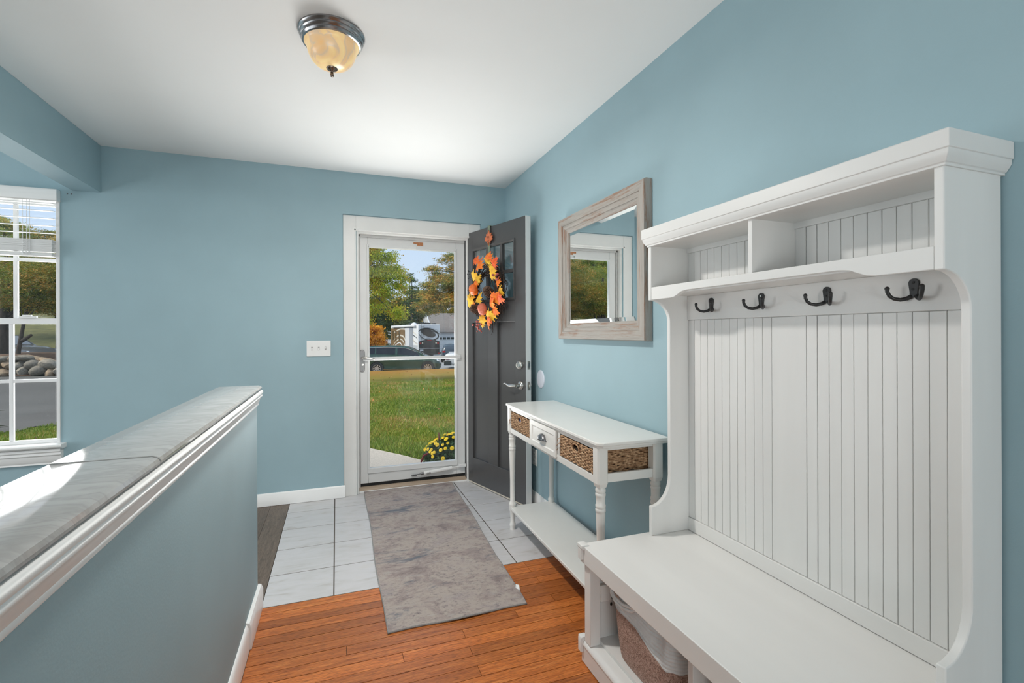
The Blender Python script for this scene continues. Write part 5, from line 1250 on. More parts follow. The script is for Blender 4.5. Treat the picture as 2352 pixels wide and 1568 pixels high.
for i, (x, y, h, r_) in enumerate(EV):
    z0 = gz(x, y)
    tree('evergreen_tree', ['dark evergreen spire standing far behind the camper, tallest of its row', 'dark evergreen behind the front end of the camper', 'dark evergreen spire rising behind the middle of the camper roof', 'dark evergreen standing behind the camper roof units', 'dark evergreen behind the grey house roof', 'dark evergreen hidden behind the yellow-green maple', 'low dark evergreen between the orange tree and the camper'][i],
         [(x, y, z0-0.1), (x, y, h*0.5), (x, y, h)], [(x, y, z0+1.0+(h-1.5-z0)*k/6, r_*(1.15-k/7.0), r_*(1.15-k/7.0), 1.1) for k in range(7)], 12000, 0.20, 'dark', 'evergreens behind the camper', clump=0.42, seed=20+i, branches=0)
tree('orange_tree', 'small bright orange autumn tree in front of the dark evergreens', [(3.1, 46.7, gz(3.1, 46.7)-0.1), (3.1, 46.7, 0.6), (3.15, 46.7, 1.6)], [(3.1, 46.7, 1.2, 1.1, 0.9, 0.95), (3.9, 46.5, 0.75, 0.6, 0.6, 0.6), (2.6, 46.8, 0.6, 0.8, 0.6, 0.8)], 14000, 0.06, 'orange', clump=0.17, seed=5, r0=0.09)
FT = [(-44, 78, 11), (-36, 82, 12), (-28, 84, 11.5), (-19, 86, 11), (-11, 88, 10), (-3, 90, 10), (5, 92, 9.5), (14, 93, 9.5), (22, 92, 10), (31, 90, 11)]
FTL = [f'hazy {c} tree in the far treeline, {o}' for c, o in (('olive', 'at its far left end'), ('rust-flecked', 'second from its left end'), ('olive', 'third from its left end'), ('brownish', 'fourth from its left end'), ('olive', 'behind the rusty pines'), ('rust-flecked', 'behind the evergreens at left'), ('olive', 'behind the camper'), ('brownish', 'behind the house gable'), ('olive', 'behind the house roof'), ('rust-flecked', 'at its far right end'))]
for i, (x, y, h) in enumerate(FT):
    z0 = gz(x, y)
    tree('broadleaf_tree', FTL[i], [(x, y, z0-0.1), (x, y, h*0.5), (x, y, h*0.9)], [(x, y, h*0.62, 4.2, 3.2, h*0.36), (x+2.6, y, h*0.42, 3, 2.6, h*0.3), (x-2.6, y, h*0.45, 3, 2.6, h*0.3)], 9000, 0.26, 'far', 'far treeline', clump=0.8, seed=40+i, branches=0, r0=0.3)
WT = [((-13.05, 26.0), [(-13.4, 26.3, 4.0, 2.2, 1.8, 1.5), (-12.2, 25.6, 3.2, 1.6, 1.5, 1.0), (-11.0, 26.0, 3.4, 1.3, 1.3, 1.1)], 4.6, 'pine_green', 'pine with a thick straight trunk standing on the mulch mound', 0.26),
      ((-12.28, 25.4), [(-11.6, 25.6, 3.2, 1.3, 1.2, 1.0), (-10.3, 25.2, 3.0, 1.1, 1.1, 1.0), (-10.0, 24.6, 4.0, 1.3, 1.2, 1.2)], 4.0, 'pine', 'pine with a thin slanting trunk on the mulch mound', 0.085),
      ((-18.5, 36.8), [(-18.4, 36.6, 6.2, 2.0, 1.6, 1.7), (-18.2, 36.5, 3.6, 2.2, 1.8, 1.4)], 7.2, 'pine_green', 'tall rusty pine behind the grey car', 0.25),
      ((-16.0, 37.2), [(-16.0, 36.9, 5.8, 1.8, 1.6, 1.7), (-15.6, 36.5, 3.6, 2.0, 1.8, 1.3)], 6.8, 'pine', 'rusty orange pine behind the hood of the grey car', 0.25),
      ((-13.6, 37.8), [(-13.6, 37.6, 5.2, 1.8, 1.6, 1.6), (-13.5, 37.2, 3.4, 1.9, 1.8, 1.3), (-12.0, 37.8, 4.6, 1.7, 1.5, 1.8)], 6.2, 'pine_green', 'green pine at the right edge of the window view', 0.25),
      ((-9.6, 33.5), [(-9.8, 33.4, 4.4, 2.0, 1.6, 2.2), (-8.8, 33.4, 2.4, 1.5, 1.5, 1.2), (-8.4, 33.5, 6.0, 1.4, 1.4, 1.5)], 8.0, 'pine', 'broad rusty pine beyond the end of the stone wall', 0.25),
      ((-22.5, 44), [(-22.5, 44, 7, 2.8, 2.4, 2.6), (-25.5, 44.5, 7.4, 2.6, 2.4, 2.8), (-19.5, 45, 6.6, 2.6, 2.4, 2.4)], 10.5, 'pine_green', 'wide dark green pine on the slope beyond the grey car', 0.3)]
for i, ((x, y), bl_, h, st_, lab, r_) in enumerate(WT):
    z0 = 0.3 if i < 2 else (gz(x, y) if y < 38 else -0.4+max(0, (y-38))*0.16)
    tk = [(x, y, z0-0.1), (x+(0.16 if i == 1 else 0.05), y, z0+1.0), (x+(0.32 if i == 1 else 0.1), y+0.1, 2.6), (x+(0.8 if i == 1 else 0.1), y+0.1, h)]
    pt_ = tree('pine_tree', lab, tk, bl_, 75000, 0.05 if i < 2 else 0.085, st_, clump=0.22, seed=60+i, r0=r_, sag=0.1)
    if i == 1:
        b = MB(); b.tube([(x+0.14, y, 0.95), (x+0.36, y-0.05, 1.10), (x+0.50, y-0.05, 1.22)], [0.075, 0.07, 0.05], 8); obj('branch_stub', b, BARK, pt_)
# ------------------------------------------------------------------ mulch mound, stone wall, slope
MULCH = mat('pine_needle_mulch', (0.15, 0.085, 0.05), 0.95, var=0.35, scale=3, bump=0.6, bscale=30)
def mz(x, y):
    f = sm(-9.4, -12.2, x)*sm(22.6, 23.9, y)*sm(31, 27.5, y); return gz(x, y) + 0.02 + f*0.78
MP = inside([(-24, 26.4), (-12.0, 23.3), (-9.7, 22.6), (-8.6, 24), (-8.6, 30), (-24, 31)])
sheet('mound', MP, -24, -8, 22, 32, 0.4, 0.0, MULCH, 'brown mulch mound under the pines behind the stone wall', 'mound', zf=mz)
def hz(x, y): return -0.42 + max(0, y-36)*0.16*sm(-4, -10, x)
sheet('hill', None, -60, -4, 36, 62, 2, 0.0, HILLM, 'grassy bank rising beyond the grey car', 'hill', zf=hz)
STN = mat('fieldstone', (0.33, 0.285, 0.225), 0.85, var=0.35, scale=5, bump=0.8, bscale=12, rand=0.35)
STT = mat('tan_fieldstone', (0.36, 0.26, 0.17), 0.85, var=0.3, scale=5, bump=0.8, bscale=12, rand=0.3)
rocks = []
for k in range(6):
    bm = bmesh.new(); bmesh.ops.create_icosphere(bm, subdivisions=2, radius=1); rb = random.Random(k)
    ax = [Vector((rb.gauss(0, 1), rb.gauss(0, 1), rb.gauss(0, 1))).normalized() for _ in range(7)]
    for v in bm.verts:
        d = v.co.normalized(); f = 1.0
        for a in ax: f = min(f, 0.80/max(0.62, d.dot(a)) if d.dot(a) > 0.62 else 1.0)
        v.co = d*f*rb.uniform(0.96, 1.03)
    me = bpy.data.meshes.new('stone'); bm.to_mesh(me); bm.free(); me.materials.append(STT if k in (1, 4) else STN); me.polygons.foreach_set('use_smooth', [True]*len(me.polygons)); me.set_sharp_from_angle(angle=0.6); rocks.append(me)
sw_ = thing('stone_wall', 'low dry-stacked fieldstone wall along the driveway', 'stone wall', (-11.5, 23.3, gz(-11.5, 23.3)))
rb = random.Random(2)
A0, A1 = Vector((-17.5, 24.8)), Vector((-9.55, 22.7)); Lw = (A1-A0).length; dv = (A1-A0)/Lw
def place(s, z, sx, sy, szz, me, out=0.0):
    q = A0+dv*s; nrm = Vector((dv.y, -dv.x))
    q = q + nrm*out; piece('stone', me, sw_, (q.x+11.5, q.y-23.3, z), (rb.uniform(-0.3, 0.3), rb.uniform(-0.3, 0.3), math.atan2(dv.y, dv.x)+rb.uniform(-0.3, 0.3)), (sx, sy, szz))
for row, (z, hh) in enumerate(((0.16, 0.20), (0.42, 0.16), (0.64, 0.14))):
    s = 0.1*row
    end = Lw - (0.0 if row == 0 else 0.75*row-0.25)
    while s < end:
        w = rb.choice([0.10, 0.14, 0.18, 0.24, 0.30])*(1.0 if row else 1.15)
        place(s+w, z+rb.uniform(-0.05, 0.05), w*1.12, 0.26, hh*rb.uniform(0.75, 1.35), rb.choice(rocks), rb.uniform(-0.04, 0.06)); s += 2*w*0.93
o = piece('stone', rocks[1], sw_, (0.62, 0.32, 0.52), (0.1, 0.25, 0.3), (0.62, 0.45, 0.24)); o['label'] = 'large flat tan boulder crowning the wall'
piece('stone', rocks[4], sw_, (1.35, -0.05, 0.42), (0.0, 0.5, 0.0), (0.55, 0.4, 0.16))
# plants outside the window
PLM = mat('dark_green_blade', (0.035, 0.05, 0.015), 0.7); PLB = mat('dry_brown_leaf', (0.12, 0.08, 0.025), 0.8)
pl = thing('garden_plant', 'spiky dark green garden plant outside the front window', 'garden plant', (-5.0, 9.1, gz(-5, 9.1)))
b = MB()
for k in range(22):
    a = rb.uniform(0, 2*PI) if k > 8 else rb.uniform(-0.4, 0.4); z = rb.uniform(0.05, 0.36); ln = rb.uniform(0.26, 0.46)
    b.tube([(0, 0, z*0.6), (ln*0.5*math.cos(a), ln*0.5*math.sin(a), z), (ln*math.cos(a), ln*math.sin(a), z-0.01)], [0.010, 0.014, 0.002], 4)
obj('blades', b, PLM, pl, local=True)
pl = thing('garden_plant', 'pair of dry brown leaves standing below the front window', 'garden plant', (-3.62, 7.93, gz(-3.6, 7.93)))
b = MB()
for a, h, w in ((2.6, 0.13, 0.035), (0.5, 0.085, 0.04), (1.2, 0.06, 0.03)):
    b.add([(0, 0, 0), (w*math.cos(a)-0.02*math.sin(a), 0.02, h*0.5), (1.3*w*math.cos(a), 0, h), (w*0.2*math.cos(a), -0.02, h*0.6)], [(0, 1, 2, 3)])
o = obj('leaves', b, PLB, pl, local=True, smooth=0); o.modifiers.new('t', 'SOLIDIFY').thickness = 0.003

# ------------------------------------------------------------------ vehicles
TYRE = mat('tyre_rubber', (0.018, 0.018, 0.019), 0.8); RIM = mat('alloy_rim', (0.62, 0.63, 0.64), 0.25, metal=0.9); CGL = mat('tinted_car_glass', (0.018, 0.020, 0.030), 0.06, spec=0.35); CHROME = mat('chrome_trim', (0.75, 0.76, 0.77), 0.12, metal=1.0)
BUMP = mat('black_bumper_plastic', (0.02, 0.02, 0.021), 0.6); LRED = mat('red_lens', (0.45, 0.012, 0.015), 0.2); LCLR = mat('clear_lens', (0.72, 0.75, 0.78), 0.12); LAMB = mat('amber_lens', (0.75, 0.18, 0.02), 0.25); PLATE = mat('number_plate_white', (0.75, 0.76, 0.78), 0.5); INNER = mat('dark_wheel_arch', (0.006, 0.006, 0.006), 0.9)
def wheel(t, x, y, r, w, out, rimr=0.66):
    b = MB(); b.lathe([(r*rimr, -w/2), (r*0.95, -w/2), (r, -w/2+0.03), (r, w/2-0.03), (r*0.95, w/2), (r*rimr, w/2)], (x, y, r), 32, 'y', caps=False); o = obj('wheel', b, TYRE, t, local=True, smooth=40)
    s = 1 if out > 0 else -1; f = y+s*w/2
    b = MB(); b.lathe([(r*rimr, f-s*0.05), (r*rimr, f-s*0.002), (r*(rimr-0.05), f-s*0.004), (r*(rimr-0.05), f-s*0.05)] if s > 0 else [(r*(rimr-0.05), f+0.05), (r*(rimr-0.05), f+0.004), (r*rimr, f+0.002), (r*rimr, f+0.05)], (x, 0, r), 28, 'y', caps=False)
    for k in range(10):
        a = 2*PI*k/10; 
        q = MB(); q.box(0.02, r*(rimr-0.03), -0.008, 0.008, -0.026, 0.026); M_ = Matrix.Translation((x, f-s*0.018, r)) @ Matrix.Rotation(a, 4, 'Y'); q.xf(M_); b.add(q.v, q.f)
    b.lathe([(0.001, -0.01), (0.06, -0.01), (0.05, 0.01), (0.001, 0.012)] if s > 0 else [(0.001, -0.012), (0.05, -0.01), (0.06, 0.01), (0.001, 0.01)], (x, f-s*0.012, r), 14, 'y')
    obj('rim', b, RIM, o, local=True, smooth=30)
    b = MB(); b.lathe([(0.001, -0.012), (r*rimr*0.98, -0.012), (r*rimr*0.98, 0.0), (0.001, 0.0)], (x, f-s*0.05, r), 20, 'y'); obj('brake_disc', b, INNER, o, local=True)
def car(name, label, loc, rz, st, hw, paint, wheels, wr, windows, cat='car', chrome=None, arch_pad=0.05):
    """st: stations (x, z_bottom, z_belt, z_top, roof half width / hw); car points to +x, origin on the ground under the tail."""
    t = thing(name, label, cat, loc, rz)
    def at(x):
        for a, c in zip(st[:-1], st[1:]):
            if a[0] <= x <= c[0]:
                f = (x-a[0])/(c[0]-a[0]); f2 = f
                return [a[i]+(c[i]-a[i])*f2 for i in range(5)]
        return st[-1] if x > st[-1][0] else st[0]
    Lc = st[-1][0]; N = 56; xs_ = [Lc*i/N for i in range(N+1)]
    def sec(x):
        _, zb, zl, zt, rw = at(x); e_ = min(x, Lc-x); k = hw*(1-0.16*max(0, 1-e_/0.45)**2)
        return [(0.86*k, zb), (0.97*k, zb+0.10), (k, zb+0.28*(zl-zb)+0.08), (k, zl-0.18*(zl-zb)), (0.975*k, zl), ((rw+(0.975-rw)*0.12)*k if zt-zl > 0.12 else 0.90*k, zt-0.10*(zt-zl)-0.02), (rw*k*0.9 if zt-zl > 0.12 else 0.7*k, zt), (0.35*k, zt+0.012)]
    vs = []; fs = []
    for x in xs_:
        s = sec(x)
        ring = [(x, y, z) for y, z in s] + [(x, -y, z) for y, z in s[::-1]]
        vs += ring
    m = 16
    for i in range(N):
        for k in range(m): fs.append((i*m+k, i*m+(k+1) % m, (i+1)*m+(k+1) % m, (i+1)*m+k))
    fs.append(tuple(range(m))); fs.append(tuple(range(N*m, (N+1)*m))[::-1])
    b = MB().add(vs, fs); obj('body', b, paint, t, local=True, smooth=32)
    for x in wheels:
        for s in (1, -1):
            b = MB(); R_ = wr+arch_pad; b.lathe([(R_, -0.12), (R_, 0.006), (0.001, 0.006)] if s > 0 else [(0.001, -0.006), (R_, -0.006), (R_, 0.12)], (x, s*hw, wr+0.02), 28, 'y'); obj('wheel_arch', b, INNER, t, local=True)
            wheel(t, x, s*(hw-0.05), wr, 0.22, s)
    for (x0, x1) in windows:
        for s in (1, -1):
            vs = []; fs = []; n_ = 10
            for i in range(n_+1):
                x = x0+(x1-x0)*i/n_; q = sec(x); A_, B_ = Vector((x, q[4][0], q[4][1])), Vector((x, q[5][0], q[5][1]))
                for f in (0.10, 0.92): 
                    w_ = A_.lerp(B_, f); vs.append((w_.x, s*(w_.y+0.012), w_.z))
            for i in range(n_): fs.append((2*i, 2*i+2, 2*i+3, 2*i+1))
            obj('side_window', MB().add(vs, fs), CGL, t, local=True, smooth=0)
    if chrome:
        for s in (1, -1):
            x0, x1, xb = chrome; pts = []
            for i in range(13):
                x = x0+(x1-x0)*i/12; q = sec(x); A_, B_ = Vector((x, q[4][0], q[4][1])), Vector((x, q[5][0], q[5][1])); w_ = A_.lerp(B_, 0.97); pts.append((w_.x, s*(w_.y+0.016), w_.z))
            q = sec(xb); pts = [(xb, s*(q[4][0]+0.018), q[4][1]+0.10), (xb+0.02, s*(q[4][0]+0.010), q[4][1]+0.16)] + pts
            q2 = sec(xb+0.16); pts = [(xb+0.16, s*(q2[4][0]+0.018), q2[4][1]+0.02)] + pts
            b = MB(); b.tube(pts, 0.014, 6); obj('chrome_trim', b, CHROME, t, local=True)
    return t, sec, at
def screen(t, nm, sec, x0, x1, m=None, k0=0.05, wid=0.86):
    vs = []; fs = []; n_ = 6
    for i in range(n_+1):
        x = x0+(x1-x0)*i/n_; q = sec(x); z = q[7][1]+0.012; w = q[6][0]*wid
        vs += [(x, -w, z-0.012), (x, 0, z+0.004), (x, w, z-0.012)]
    for i in range(n_):
        for k in range(2): fs.append((3*i+k, 3*i+k+1, 3*i+4+k, 3*i+3+k))
    return obj(nm, MB().add(vs, fs), m or CGL, t, local=True, smooth=60)
# green minivan, nose to the right
GREEN = mat('dark_green_car_paint', (0.012, 0.050, 0.030), 0.22, coat=0.8, spec=0.6)
van_st = [(0.0, 0.42, 0.95, 1.02, .80), (0.10, 0.34, 1.10, 1.40, .78), (0.45, 0.30, 1.20, 1.66, .76), (0.9, 0.24, 1.19, 1.705, .76), (2.0, 0.22, 1.16, 1.725, .77), (2.9, 0.22, 1.12, 1.69, .76), (3.35, 0.22, 1.10, 1.57, .75), (3.9, 0.22, 1.06, 1.28, .76), (4.25, 0.22, 1.01, 1.10, .80), (4.7, 0.22, 0.90, 0.98, .80), (5.02, 0.26, 0.74, 0.80, .78), (5.15, 0.36, 0.60, 0.66, .76)]
zv = gz(4, 30.4)
van, vsec, _ = car('minivan', 'dark green minivan parked on the street across the lawn', (1.18, 31.15, zv), math.atan2(-1.07, 2.91)*0.5, van_st, 0.98, GREEN, (1.36, 4.38), 0.365, ((0.40, 1.22), (1.30, 2.42), (2.56, 3.86)), 'minivan', chrome=(0.62, 3.7, 0.36))
van.rotation_euler.z = -0.235
screen(van, 'windscreen', vsec, 3.1, 4.2)
b = MB(); b.box(5.02, 5.13, -0.72, 0.72, 0.36, 0.56); obj('grille', b, BUMP, van, local=True)
for s in (1, -1):
    b = MB(); b.ball((4.86, s*0.80, 0.79), (0.24, 0.10, 0.055), 12, 8); obj('headlamp', b, LCLR, van, local=True)
    b = MB(); b.ball((4.50, s*0.93, 0.86), (0.14, 0.03, 0.035), 10, 6); obj('marker_lamp', b, LAMB, van, local=True)
    b = MB(); b.ball((3.62, s*1.07, 1.07), (0.07, 0.11, 0.08), 12, 8); obj('wing_mirror', b, GREEN, van, local=True, smooth=60)
    b = MB(); b.box(1.55, 3.75, s*0.985, s*0.995, 0.30, 0.33); obj('sill_strip', b, CHROME, van, local=True)
    for x in (1.26, 2.49):
        b = MB(); b.box(x-0.004, x+0.004, s*0.978, s*0.984, 0.40, 1.0); obj('door_seam', b, INNER, van, local=True)
    for x in (1.5, 2.68):
        b = MB(); b.box(x, x+0.22, s*0.985, s*1.010, 0.90, 0.925); obj('door_handle', b, GREEN, van, local=True, bevel=0.004)
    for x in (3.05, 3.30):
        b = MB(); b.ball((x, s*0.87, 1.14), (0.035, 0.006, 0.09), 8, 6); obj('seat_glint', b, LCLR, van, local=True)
# SUV seen from behind, white saloon, pale SUV beyond the minivan, grey car by the stone wall
suv_st = [(0.0, 0.50, 1.05, 1.12, .80), (0.08, 0.42, 1.10, 1.35, .76), (0.40, 0.34, 1.12, 1.66, .74), (1.0, 0.28, 1.10, 1.71, .74), (2.4, 0.26, 1.06, 1.68, .74), (2.9, 0.26, 1.04, 1.50, .74), (3.4, 0.26, 1.02, 1.12, .80), (4.3, 0.28, 0.92, 1.0, .80), (4.6, 0.40, 0.72, 0.78, .78)]
NAVY = mat('slate_blue_car_paint', (0.035, 0.050, 0.075), 0.25, coat=0.6); WHITEC = mat('white_car_paint', (0.72, 0.73, 0.75), 0.25, coat=0.6); GREYC = mat('dark_grey_car_paint', (0.13, 0.132, 0.14), 0.25, coat=0.6)
s1, ssec, _ = car('suv', 'slate-blue SUV parked with its rear facing the house', (9.95, 43.4, gz(10, 43.4)), PI/2-0.26, suv_st, 0.94, NAVY, (0.85, 3.6), 0.36, ((0.35, 1.0), (1.1, 2.0), (2.1, 3.05)))
screen(s1, 'windscreen', ssec, 2.6, 3.35); screen(s1, 'sunroof', ssec, 1.2, 2.0)
b = MB(); b.prism([(0.045, 1.13), (0.30, 1.58), (0.33, 1.58), (0.09, 1.13)], 'y', -0.66, 0.66); obj('rear_window', b, mat('sky_blue_glass', (0.16, 0.24, 0.28), 0.05, spec=0.9), s1, local=True)
for y in (0.70, -0.70):
    b = MB(); b.box(-0.03, 0.10, y-0.14, y+0.14, 0.92, 1.06); obj('tail_lamp', b, LRED, s1, local=True, bevel=0.01)
b = MB(); b.box(-0.035, 0.02, -0.26, 0.26, 0.86, 1.0); obj('number_plate', b, PLATE, s1, local=True)
b = MB(); b.box(-0.06, 0.25, -0.90, 0.90, 0.42, 0.66); obj('bumper', b, BUMP, s1, local=True, bevel=0.03)
sal_st = [(0.0, 0.36, 0.84, 0.98, .84), (0.12, 0.30, 0.92, 1.06, .84), (0.7, 0.24, 0.95, 1.10, .80), (1.2, 0.22, 0.96, 1.38, .74), (1.9, 0.2, 0.95, 1.47, .74), (2.6, 0.2, 0.93, 1.42, .74), (3.3, 0.22, 0.92, 1.05, .8), (4.3, 0.24, 0.82, 0.88, .8), (4.7, 0.34, 0.62, 0.68, .78)]
s2, s2s, _ = car('saloon_car', 'white car cut off by the right edge of the glass, black bumper showing', (7.52, 34.7, gz(7.75, 34.6)), -0.25, sal_st, 0.90, WHITEC, (0.98, 3.75), 0.32, ((1.0, 1.75), (1.85, 2.95)))
screen(s2, 'windscreen', s2s, 2.6, 3.3); screen(s2, 'rear_window', s2s, 0.72, 1.25)
b = MB(); b.box(-0.10, 0.42, -0.93, 0.93, 0.24, 0.56); obj('bumper', b, BUMP, s2, local=True, bevel=0.05)
for y in (0.80, -0.80):
    b = MB(); b.box(-0.02, 0.34, y-0.11, y+0.11, 0.66, 0.92); obj('tail_lamp', b, LRED, s2, local=True, bevel=0.02)
s3, s3s, _ = car('suv', 'pale silver SUV mostly hidden behind the rear of the minivan', (-1.6, 42.6, gz(1, 42)), -0.2, suv_st, 0.94, mat('silver_car_paint', (0.60, 0.64, 0.70), 0.25, coat=0.6), (0.85, 3.6), 0.36, ((0.35, 1.0), (1.1, 2.0), (2.1, 3.05)))
screen(s3, 'windscreen', s3s, 2.6, 3.35)
gr_st = [(0.0, 0.44, 0.98, 1.05, .80), (0.15, 0.36, 1.02, 1.20, .76), (0.7, 0.26, 1.02, 1.52, .74), (1.4, 0.24, 1.0, 1.60, .74), (2.2, 0.24, 0.97, 1.56, .74), (2.7, 0.24, 0.95, 1.34, .75), (3.15, 0.24, 0.94, 1.03, .82), (3.9, 0.24, 0.86, 0.94, .82), (4.4, 0.26, 0.74, 0.82, .80), (4.68, 0.34, 0.60, 0.66, .76)]
s4, s4s, _ = car('hatchback_car', 'dark grey car parked behind the stone wall and pine trunks', (-18.4, 33.9, gz(-16, 33)), -0.46, gr_st, 0.95, GREYC, (0.85, 3.72), 0.36, ((0.35, 1.0), (1.08, 1.9), (2.0, 2.95)))
screen(s4, 'windscreen', s4s, 2.3, 3.12, mat('pale_reflecting_glass', (0.35, 0.38, 0.42), 0.05, spec=0.9))
b = MB(); b.box(4.42, 4.70, -0.62, 0.62, 0.42, 0.58); obj('grille', b, BUMP, s4, local=True, bevel=0.02)
for y in (0.70, -0.70):
    b = MB(); b.ball((4.32, y, 0.72), (0.24, 0.14, 0.06), 12, 8); obj('headlamp', b, LCLR, s4, local=True)
    b = MB(); b.ball((4.10, y*1.30, 0.62), (0.16, 0.03, 0.035), 10, 6); obj('marker_lamp', b, LAMB, s4, local=True)
    b = MB(); b.ball((2.55, y*1.45, 1.02), (0.07, 0.12, 0.08), 12, 8); obj('wing_mirror', b, GREYC, s4, local=True, smooth=60)

# ------------------------------------------------------------------ camper
WHT = mat('gloss_white_fibreglass', (0.72, 0.73, 0.74), 0.25); BLK = mat('gloss_black_fibreglass', (0.012, 0.012, 0.013), 0.25); TAN = mat('tan_brown_graphic', (0.20, 0.125, 0.06), 0.35, var=0.15, scale=1.5); SIL = mat('silver_grey_graphic', (0.40, 0.42, 0.44), 0.3); CRM = mat('cream_pinstripe', (0.62, 0.58, 0.50), 0.35)
ax = Vector((-0.176, 0.984)).normalized(); RZ = math.atan2(ax.y, ax.x)
cm = thing('camper', 'long white, tan and black camper with swoosh graphics parked beyond the minivan', 'camper', (8.77, 55.35, gz(9, 55)), RZ)
# local frame: x forward along its length, y to its left; rear-left corner at origin, body spans y in [-2.7, 0]
Wd, H0, H1, Lc = 2.72, 0.55, 3.92, 11.0
b = MB(); b.box(0.0, Lc, -Wd, 0, H0, H1); obj('body', b, WHT, cm, local=True, bevel=0.10, seg=3)
b = MB(); b.box(2.9, Lc-0.1, -0.02, 0.012, H0+0.1, H1-0.35); obj('side_graphic', b, TAN, cm, local=True)
b = MB(); b.box(0.12, 2.9, -0.02, 0.010, H0+0.05, 1.5); obj('side_graphic', b, SIL, cm, local=True)
b = MB(); b.box(1.75, 3.2, -0.3, 0.50, 1.05, 3.55); so = obj('slide_out', b, mat('light_grey_panel', (0.60, 0.61, 0.63), 0.4), cm, local=True, bevel=0.03)
b = MB(); b.box(1.7, 3.25, -0.1, 0.55, 3.55, 3.62); obj('slide_topper', b, BLK, so, local=True)
b = MB(); b.tube([(0.6, 0.12, 3.72), (9.6, 0.12, 3.72)], 0.10, 10); obj('awning', b, mat('grey_awning', (0.55, 0.55, 0.55), 0.6), cm, local=True)
b = MB(); b.box(-0.03, 0.0, -Wd+0.10, -0.10, 0.45, 1.95); b.prism([(-0.14, 1.95), (-0.6, 2.10), (-1.36, 2.18), (-2.1, 2.10), (-2.58, 1.95)], 'x', -0.03, 0.0); obj('rear_panel', b, BLK, cm, local=True, bevel=0.01)
b = MB(); b.box(-0.22, 0.1, -Wd+0.02, -0.02, 0.40, 0.72); obj('bumper', b, BLK, cm, local=True, bevel=0.05)
b = MB(); b.box(-0.10, -0.03, -Wd+0.10, -0.10, 1.10, 1.15); obj('trim_strip', b, mat('dull_silver', (0.40, 0.40, 0.41), 0.35, metal=0.7), cm, local=True)
b = MB(); b.box(-0.045, -0.03, -1.98, -0.72, 1.18, 2.05); obj('engine_door', b, mat('satin_black_panel', (0.025, 0.025, 0.027), 0.5), cm, local=True, bevel=0.02)
# rear window shape and swooshes on the back face
def ell(cy, cz, ry, rz, tilt, n_=28):
    return [(cy+ry*math.cos(a)*math.cos(tilt)-rz*math.sin(a)*math.sin(tilt), cz+ry*math.cos(a)*math.sin(tilt)+rz*math.sin(a)*math.cos(tilt)) for a in [2*PI*i/n_ for i in range(n_)]]
b = MB(); b.prism(ell(-1.25, 2.92, 1.0, 0.42, 0.32), 'x', -0.018, 0.004); obj('rear_window', b, mat('brown_black_window', (0.035, 0.028, 0.026), 0.12), cm, local=True)
def band(t, pts, w, m, face, nm='swoosh', th=0.016):
    P_ = [Vector(q) for q in pts]; k = 6; cur = []
    for i in range(len(P_)-1):
        p0, p1, p2, p3 = P_[max(0, i-1)], P_[i], P_[i+1], P_[min(len(P_)-1, i+2)]
        for j in range(k):
            f = j/k; cur.append(0.5*((2*p1)+(p2-p0)*f+(2*p0-5*p1+4*p2-p3)*f*f+(3*p1-p0-3*p2+p3)*f**3))
    cur.append(P_[-1]); b = MB(); vs = []; fs = []; N_ = len(cur)
    for i, q in enumerate(cur):
        d = (cur[min(i+1, N_-1)]-cur[max(i-1, 0)]).normalized(); nn = Vector((-d.y, d.x)); ww = w*math.sin(PI*(0.06+0.88*i/(N_-1)))/2
        for s in (1, -1):
            e_ = q+nn*ww*s; vs.append((-th, e_.x, e_.y) if face == 'rear' else (e_.x, th, e_.y))
    for i in range(N_-1): fs.append((2*i, 2*i+2, 2*i+3, 2*i+1))
    o = obj(nm, b.add(vs, fs), m, t, local=True, smooth=0); o.modifiers.new('t', 'SOLIDIFY').thickness = 0.01; return o
band(cm, [(-0.05, 3.05), (-0.4, 3.35), (-1.2, 3.42), (-2.1, 3.15), (-2.66, 2.75)], 0.16, BLK, 'rear'); band(cm, [(-0.08, 2.9), (-0.35, 2.5), (-1.0, 2.15), (-1.8, 2.1), (-2.4, 2.35), (-2.45, 2.75), (-2.05, 3.05), (-1.6, 3.1)], 0.15, BLK, 'rear')
band(cm, [(-0.1, 3.2), (-0.5, 2.75), (-1.1, 2.42), (-1.75, 2.38), (-2.15, 2.6), (-2.1, 2.85), (-1.8, 2.98)], 0.07, SIL, 'rear', th=0.024); band(cm, [(-0.05, 2.5), (-0.6, 2.25), (-1.3, 2.28), (-2.0, 2.05), (-2.62, 1.98)], 0.12, SIL, 'rear'); band(cm, [(-0.2, 3.45), (-1.1, 3.55), (-2.2, 3.3), (-2.68, 2.95)], 0.07, SIL, 'rear')
for pts, w, m_ in (([(0.1, 1.5), (1.6, 2.1), (3.5, 3.2), (6.5, 3.45), (9.8, 2.9)], 0.26, CRM), ([(0.1, 2.6), (1.5, 3.0), (3.2, 3.35), (5.2, 3.4)], 0.16, CRM), ([(2.6, 0.8), (4.0, 1.6), (5.5, 2.5), (7.6, 2.6), (9.4, 2.0)], 0.20, CRM), ([(3.0, 0.75), (4.6, 1.3), (6.0, 2.1), (8.0, 2.0), (10.2, 1.1)], 0.16, CRM), ([(3.6, 0.7), (5.2, 1.0), (6.8, 1.7), (8.6, 1.4), (10.6, 0.8)], 0.14, WHT), ([(0.1, 2.2), (0.9, 2.5), (2.6, 2.8), (4.6, 3.0)], 0.10, BLK), ([(0.1, 1.7), (1.2, 1.9), (2.8, 2.4), (4.4, 2.9)], 0.08, SIL), ([(5.0, 0.75), (6.4, 1.1), (8.0, 1.2), (10.0, 0.75)], 0.2, BLK)):
    band(cm, pts, w, m_, 'side', th=0.02)
